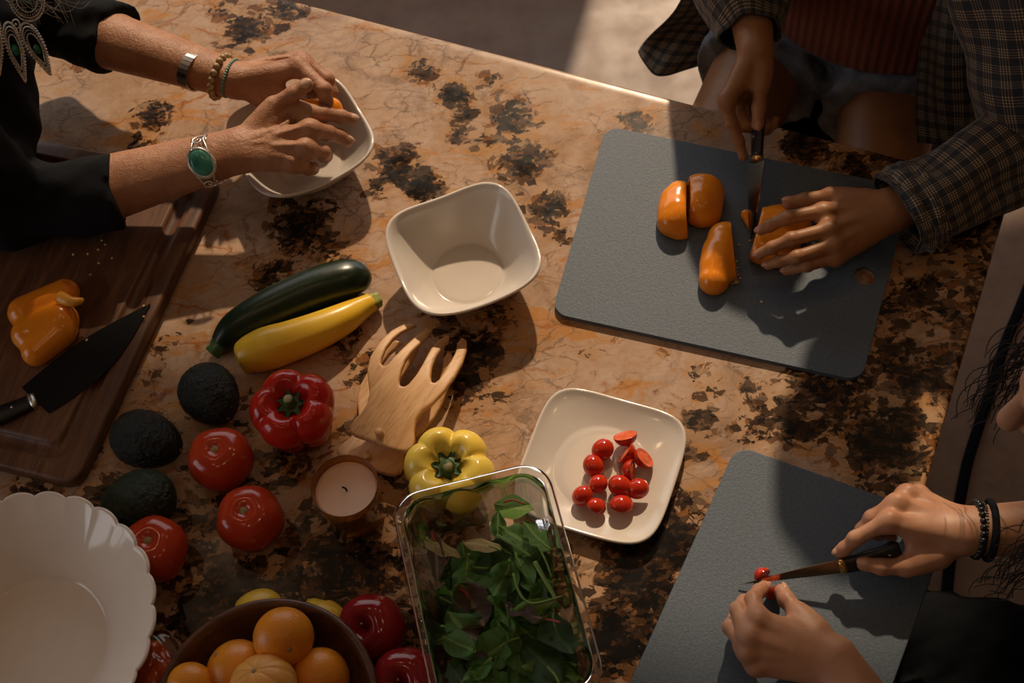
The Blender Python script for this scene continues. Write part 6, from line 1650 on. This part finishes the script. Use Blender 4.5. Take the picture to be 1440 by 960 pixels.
def hand_leaf(kind, seed, mat, base, tip, zb, zt, label, up=(0, 0, 1)):
    a, b_ = P(*base, zb), P(*tip, zt); put_leaf(kind, seed+100, mat, a, b_-a, up, LEN(a, b_), label)
hand_leaf(0, 1, 'leaf', (668,905), (612,842), .070, .074, 'large rounded spinach leaf at the left wall of the tub', (.2,-.2,1))
hand_leaf(0, 2, 'leaf', (728,908), (822,956), .072, .066, 'largest spinach leaf, at the near right corner of the tub', (.1,.2,1))
hand_leaf(0, 3, 'leaf', (690,846), (636,792), .070, .078, 'curled spinach leaf left of the middle of the tub', (-.4,.1,1))
hand_leaf(2, 2, 'leaf', (762,762), (722,722), .076, .084, 'crinkled sunlit spinach leaf at the far end of the tub', (.1,.5,1))
hand_leaf(0, 0, 'leaf', (700,745), (700,706), .070, .082, 'small round spinach leaf at the far end of the tub', (-.3,.3,1))
hand_leaf(0, 2, 'leaf_light', (712,712), (768,722), .072, .078, 'bright yellow-green leaf at the far rim of the pile', (0,.3,1))
hand_leaf(1, 1, 'leaf_light', (736,860), (800,838), .076, .074, 'pale green folded leaf near the right wall of the tub', (0,-.5,1))
hand_leaf(2, 1, 'leaf', (745,765), (682,732), .072, .076, 'pointed green leaf lying across the far part of the pile', (0,.2,1))
hand_leaf(1, 3, 'leaf_tan', (690,768), (634,756), .070, .074, 'wilted pale tan leaf across the far left of the pile', (0,.4,1))
hand_leaf(1, 2, 'leaf_purple', (612,768), (622,840), .064, .050, 'drooping purple brown leaf at the left wall of the tub', (-.5,.2,1))
hand_leaf(1, 0, 'leaf_tan', (612,766), (664,790), .068, .064, 'narrow withered leaf beside the purple one', (0,.4,1))
hand_leaf(0, 3, 'leaf', (712,960), (716,902), .070, .076, 'upright spinach leaf at the bottom edge of the photo', (-.6,.1,1))
hand_leaf(0, 1, 'leaf_dark', (690,856), (728,800), .064, .070, 'dark spinach leaf in the middle of the tub', (.3,.1,1))
hand_leaf(2, 3, 'leaf_dark', (650,960), (620,915), .066, .068, 'dark frilly leaf at the near left of the tub', (0,.1,1))
for lab, pts, r, mt in (('long pale leaf stalk lying across the pile toward the crinkled leaf', [(699,752,.080),(722,766,.081),(746,782,.080)], .0020, 'stem_green'), ('bent pale stalk at the right of the pile', [(722,806,.080),(730,832,.080),(748,848,.080),(792,838,.078)], .0016, 'stem_green'),
        ('thick green stalk running down to the right wall of the tub', [(752,790,.080),(766,815,.079),(782,842,.076)], .0030, 'stem_green'), ('thin red stalk at the far end of the pile', [(708,706,.082),(722,703,.084),(738,709,.083)], .0013, 'stem_red'), ('slim pale stalk beside the thick green one', [(756,765,.080),(768,790,.080),(776,812,.078)], .0014, 'stem_green')):
    pth = spline([P(x_, y_, z_+.026) for x_, y_, z_ in pts], 16); v, f = tube(pth, np.linspace(r, r*.7, 16), 8); tag(mk('leaf_stalk', v, f, MT[mt], None, pth[8]), lab, 'leaf stalk', 'loose leaf stalks in the tub')

# ------------------------------------------------------------------ bag of small peppers by the scalloped bowl
bagc = [((212,930),.026,.015,(.3,.9)),((232,946),.022,.016,(-.2,1)),((214,962),.022,.016,(.6,.8)),((240,972),.021,.016,(.1,1)),((222,985),.020,.016,(.4,.8))]
allp = []
for k, ((x, y), z, r, d) in enumerate(bagc):
    c = P(x, y, z); ax = axes_from((d[0], d[1], .1), 0, (0, 0, 1)); t_ = np.linspace(.04, math.pi-.04, 24); pr = np.c_[r*np.sin(t_)**.8, -np.cos(t_)*.025*(1+.2*(k % 2)), 0*t_, 0*t_]
    v, f = revolve_lobed(pr, 28, lambda a: .5+.5*np.cos(4*a), ax, c); t = thing('snack_pepper', 'small glossy red-orange pepper inside the clear bag by the scalloped bowl', 'pepper', (c[0], c[1], c[2]-r), 'small peppers in the clear bag'); mk('flesh', v, f, MT['bag_pepper'], t)
    w, g_ = uvsphere(v[-28:].mean(0), (.004, .004, .003), 10, 6); mk('stalk', w, g_, MT['pepper_stem'], t); allp.append(c)
F = Field(np.min(allp, 0)-.045, np.max(allp, 0)+.045, .0035)
for c, ((x, y), z, r, d) in zip(allp, bagc): e = norm((*d, 0))*.022; F.cap(c-e, c+e, r+.0025, r+.0025, .014)
F.cap(allp[0], P(212,905,.036), .010, .004, .012); wob(F, .0022, 130, 2); F.plane((0, 0, ZC+.0008), (0, 0, -1))
v, f = F.mesh(1); tag(mk('plastic_bag', v, f, MT['film'], None, P(222, 955)), 'crinkled clear plastic bag of red-orange peppers beside the scalloped bowl', 'bag')

# ------------------------------------------------------------------ stools
def stool(label, c, seat_z, turn, runner=None):
    t = thing('bar_stool', label, 'stool', (c[0], c[1], 0)); c = np.array([c[0], c[1], 0.0]); ca, sa = math.cos(turn), math.sin(turn); R2 = np.array([[ca, sa, 0], [-sa, ca, 0], [0, 0, 1]])
    q = lambda x, y, z: c+np.array([x, y, z])@R2
    poly = round_poly([q(-.19, -.18, 0)[:2], q(.19, -.18, 0)[:2], q(.19, .18, 0)[:2], q(-.19, .18, 0)[:2]], .06, 8)
    v, f = prism(poly, seat_z-.045, seat_z); o = mk('seat', v, f, MT['black_metal'], t, smooth=False); bevel(o, .014, 4)
    for x in (-1, 1):
        for y in (-1, 1):
            v, f = tube([q(.15*x, .14*y, seat_z-.03), q(.185*x, .175*y, seat_z*.5), q(.215*x, .205*y, .0)], .013, 12); mk('leg', v, f, MT['black_metal'], t)
    ring = [q(.20*x, .19*y, .24) for x, y in ((-1, -1), (1, -1), (1, 1), (-1, 1))]
    for i in range(4): v, f = tube([ring[i], ring[(i+1) % 4]], .009, 10); mk('foot_rail', v, f, MT['black_metal'], t)
    return t
st1 = (pel_b[0]+E2[0]*.02, pel_b[1]+E2[1]*.02)
ang1 = math.atan2(E1[1], E1[0])
stool('black metal bar stool under the person in plaid', st1, pel_b[2]-.107, ang1)
stool('black metal bar stool under the person at the right edge', pel_c[:2], pel_c[2]-.118, ang1)
pth = spline([P(1500,260,-.905), P(1462,362,-.905), P(1433,436,-.905), P(1414,482,-.905), P(1389,561,-.905), P(1364,639,-.905), P(1352,695,-.905), P(1338,780,-.905), P(1330,860,-.905)], 60)
v, f = tube(pth, .0105, 10)
pth[:, 2] = .0105; v, f = tube(pth, .0105, 10); tag(mk('floor_cable', v, f, MT['dark_cloth'], None, (pth[30][0], pth[30][1], 0)), 'thick black cable curving over the floor right of the island', 'cable')
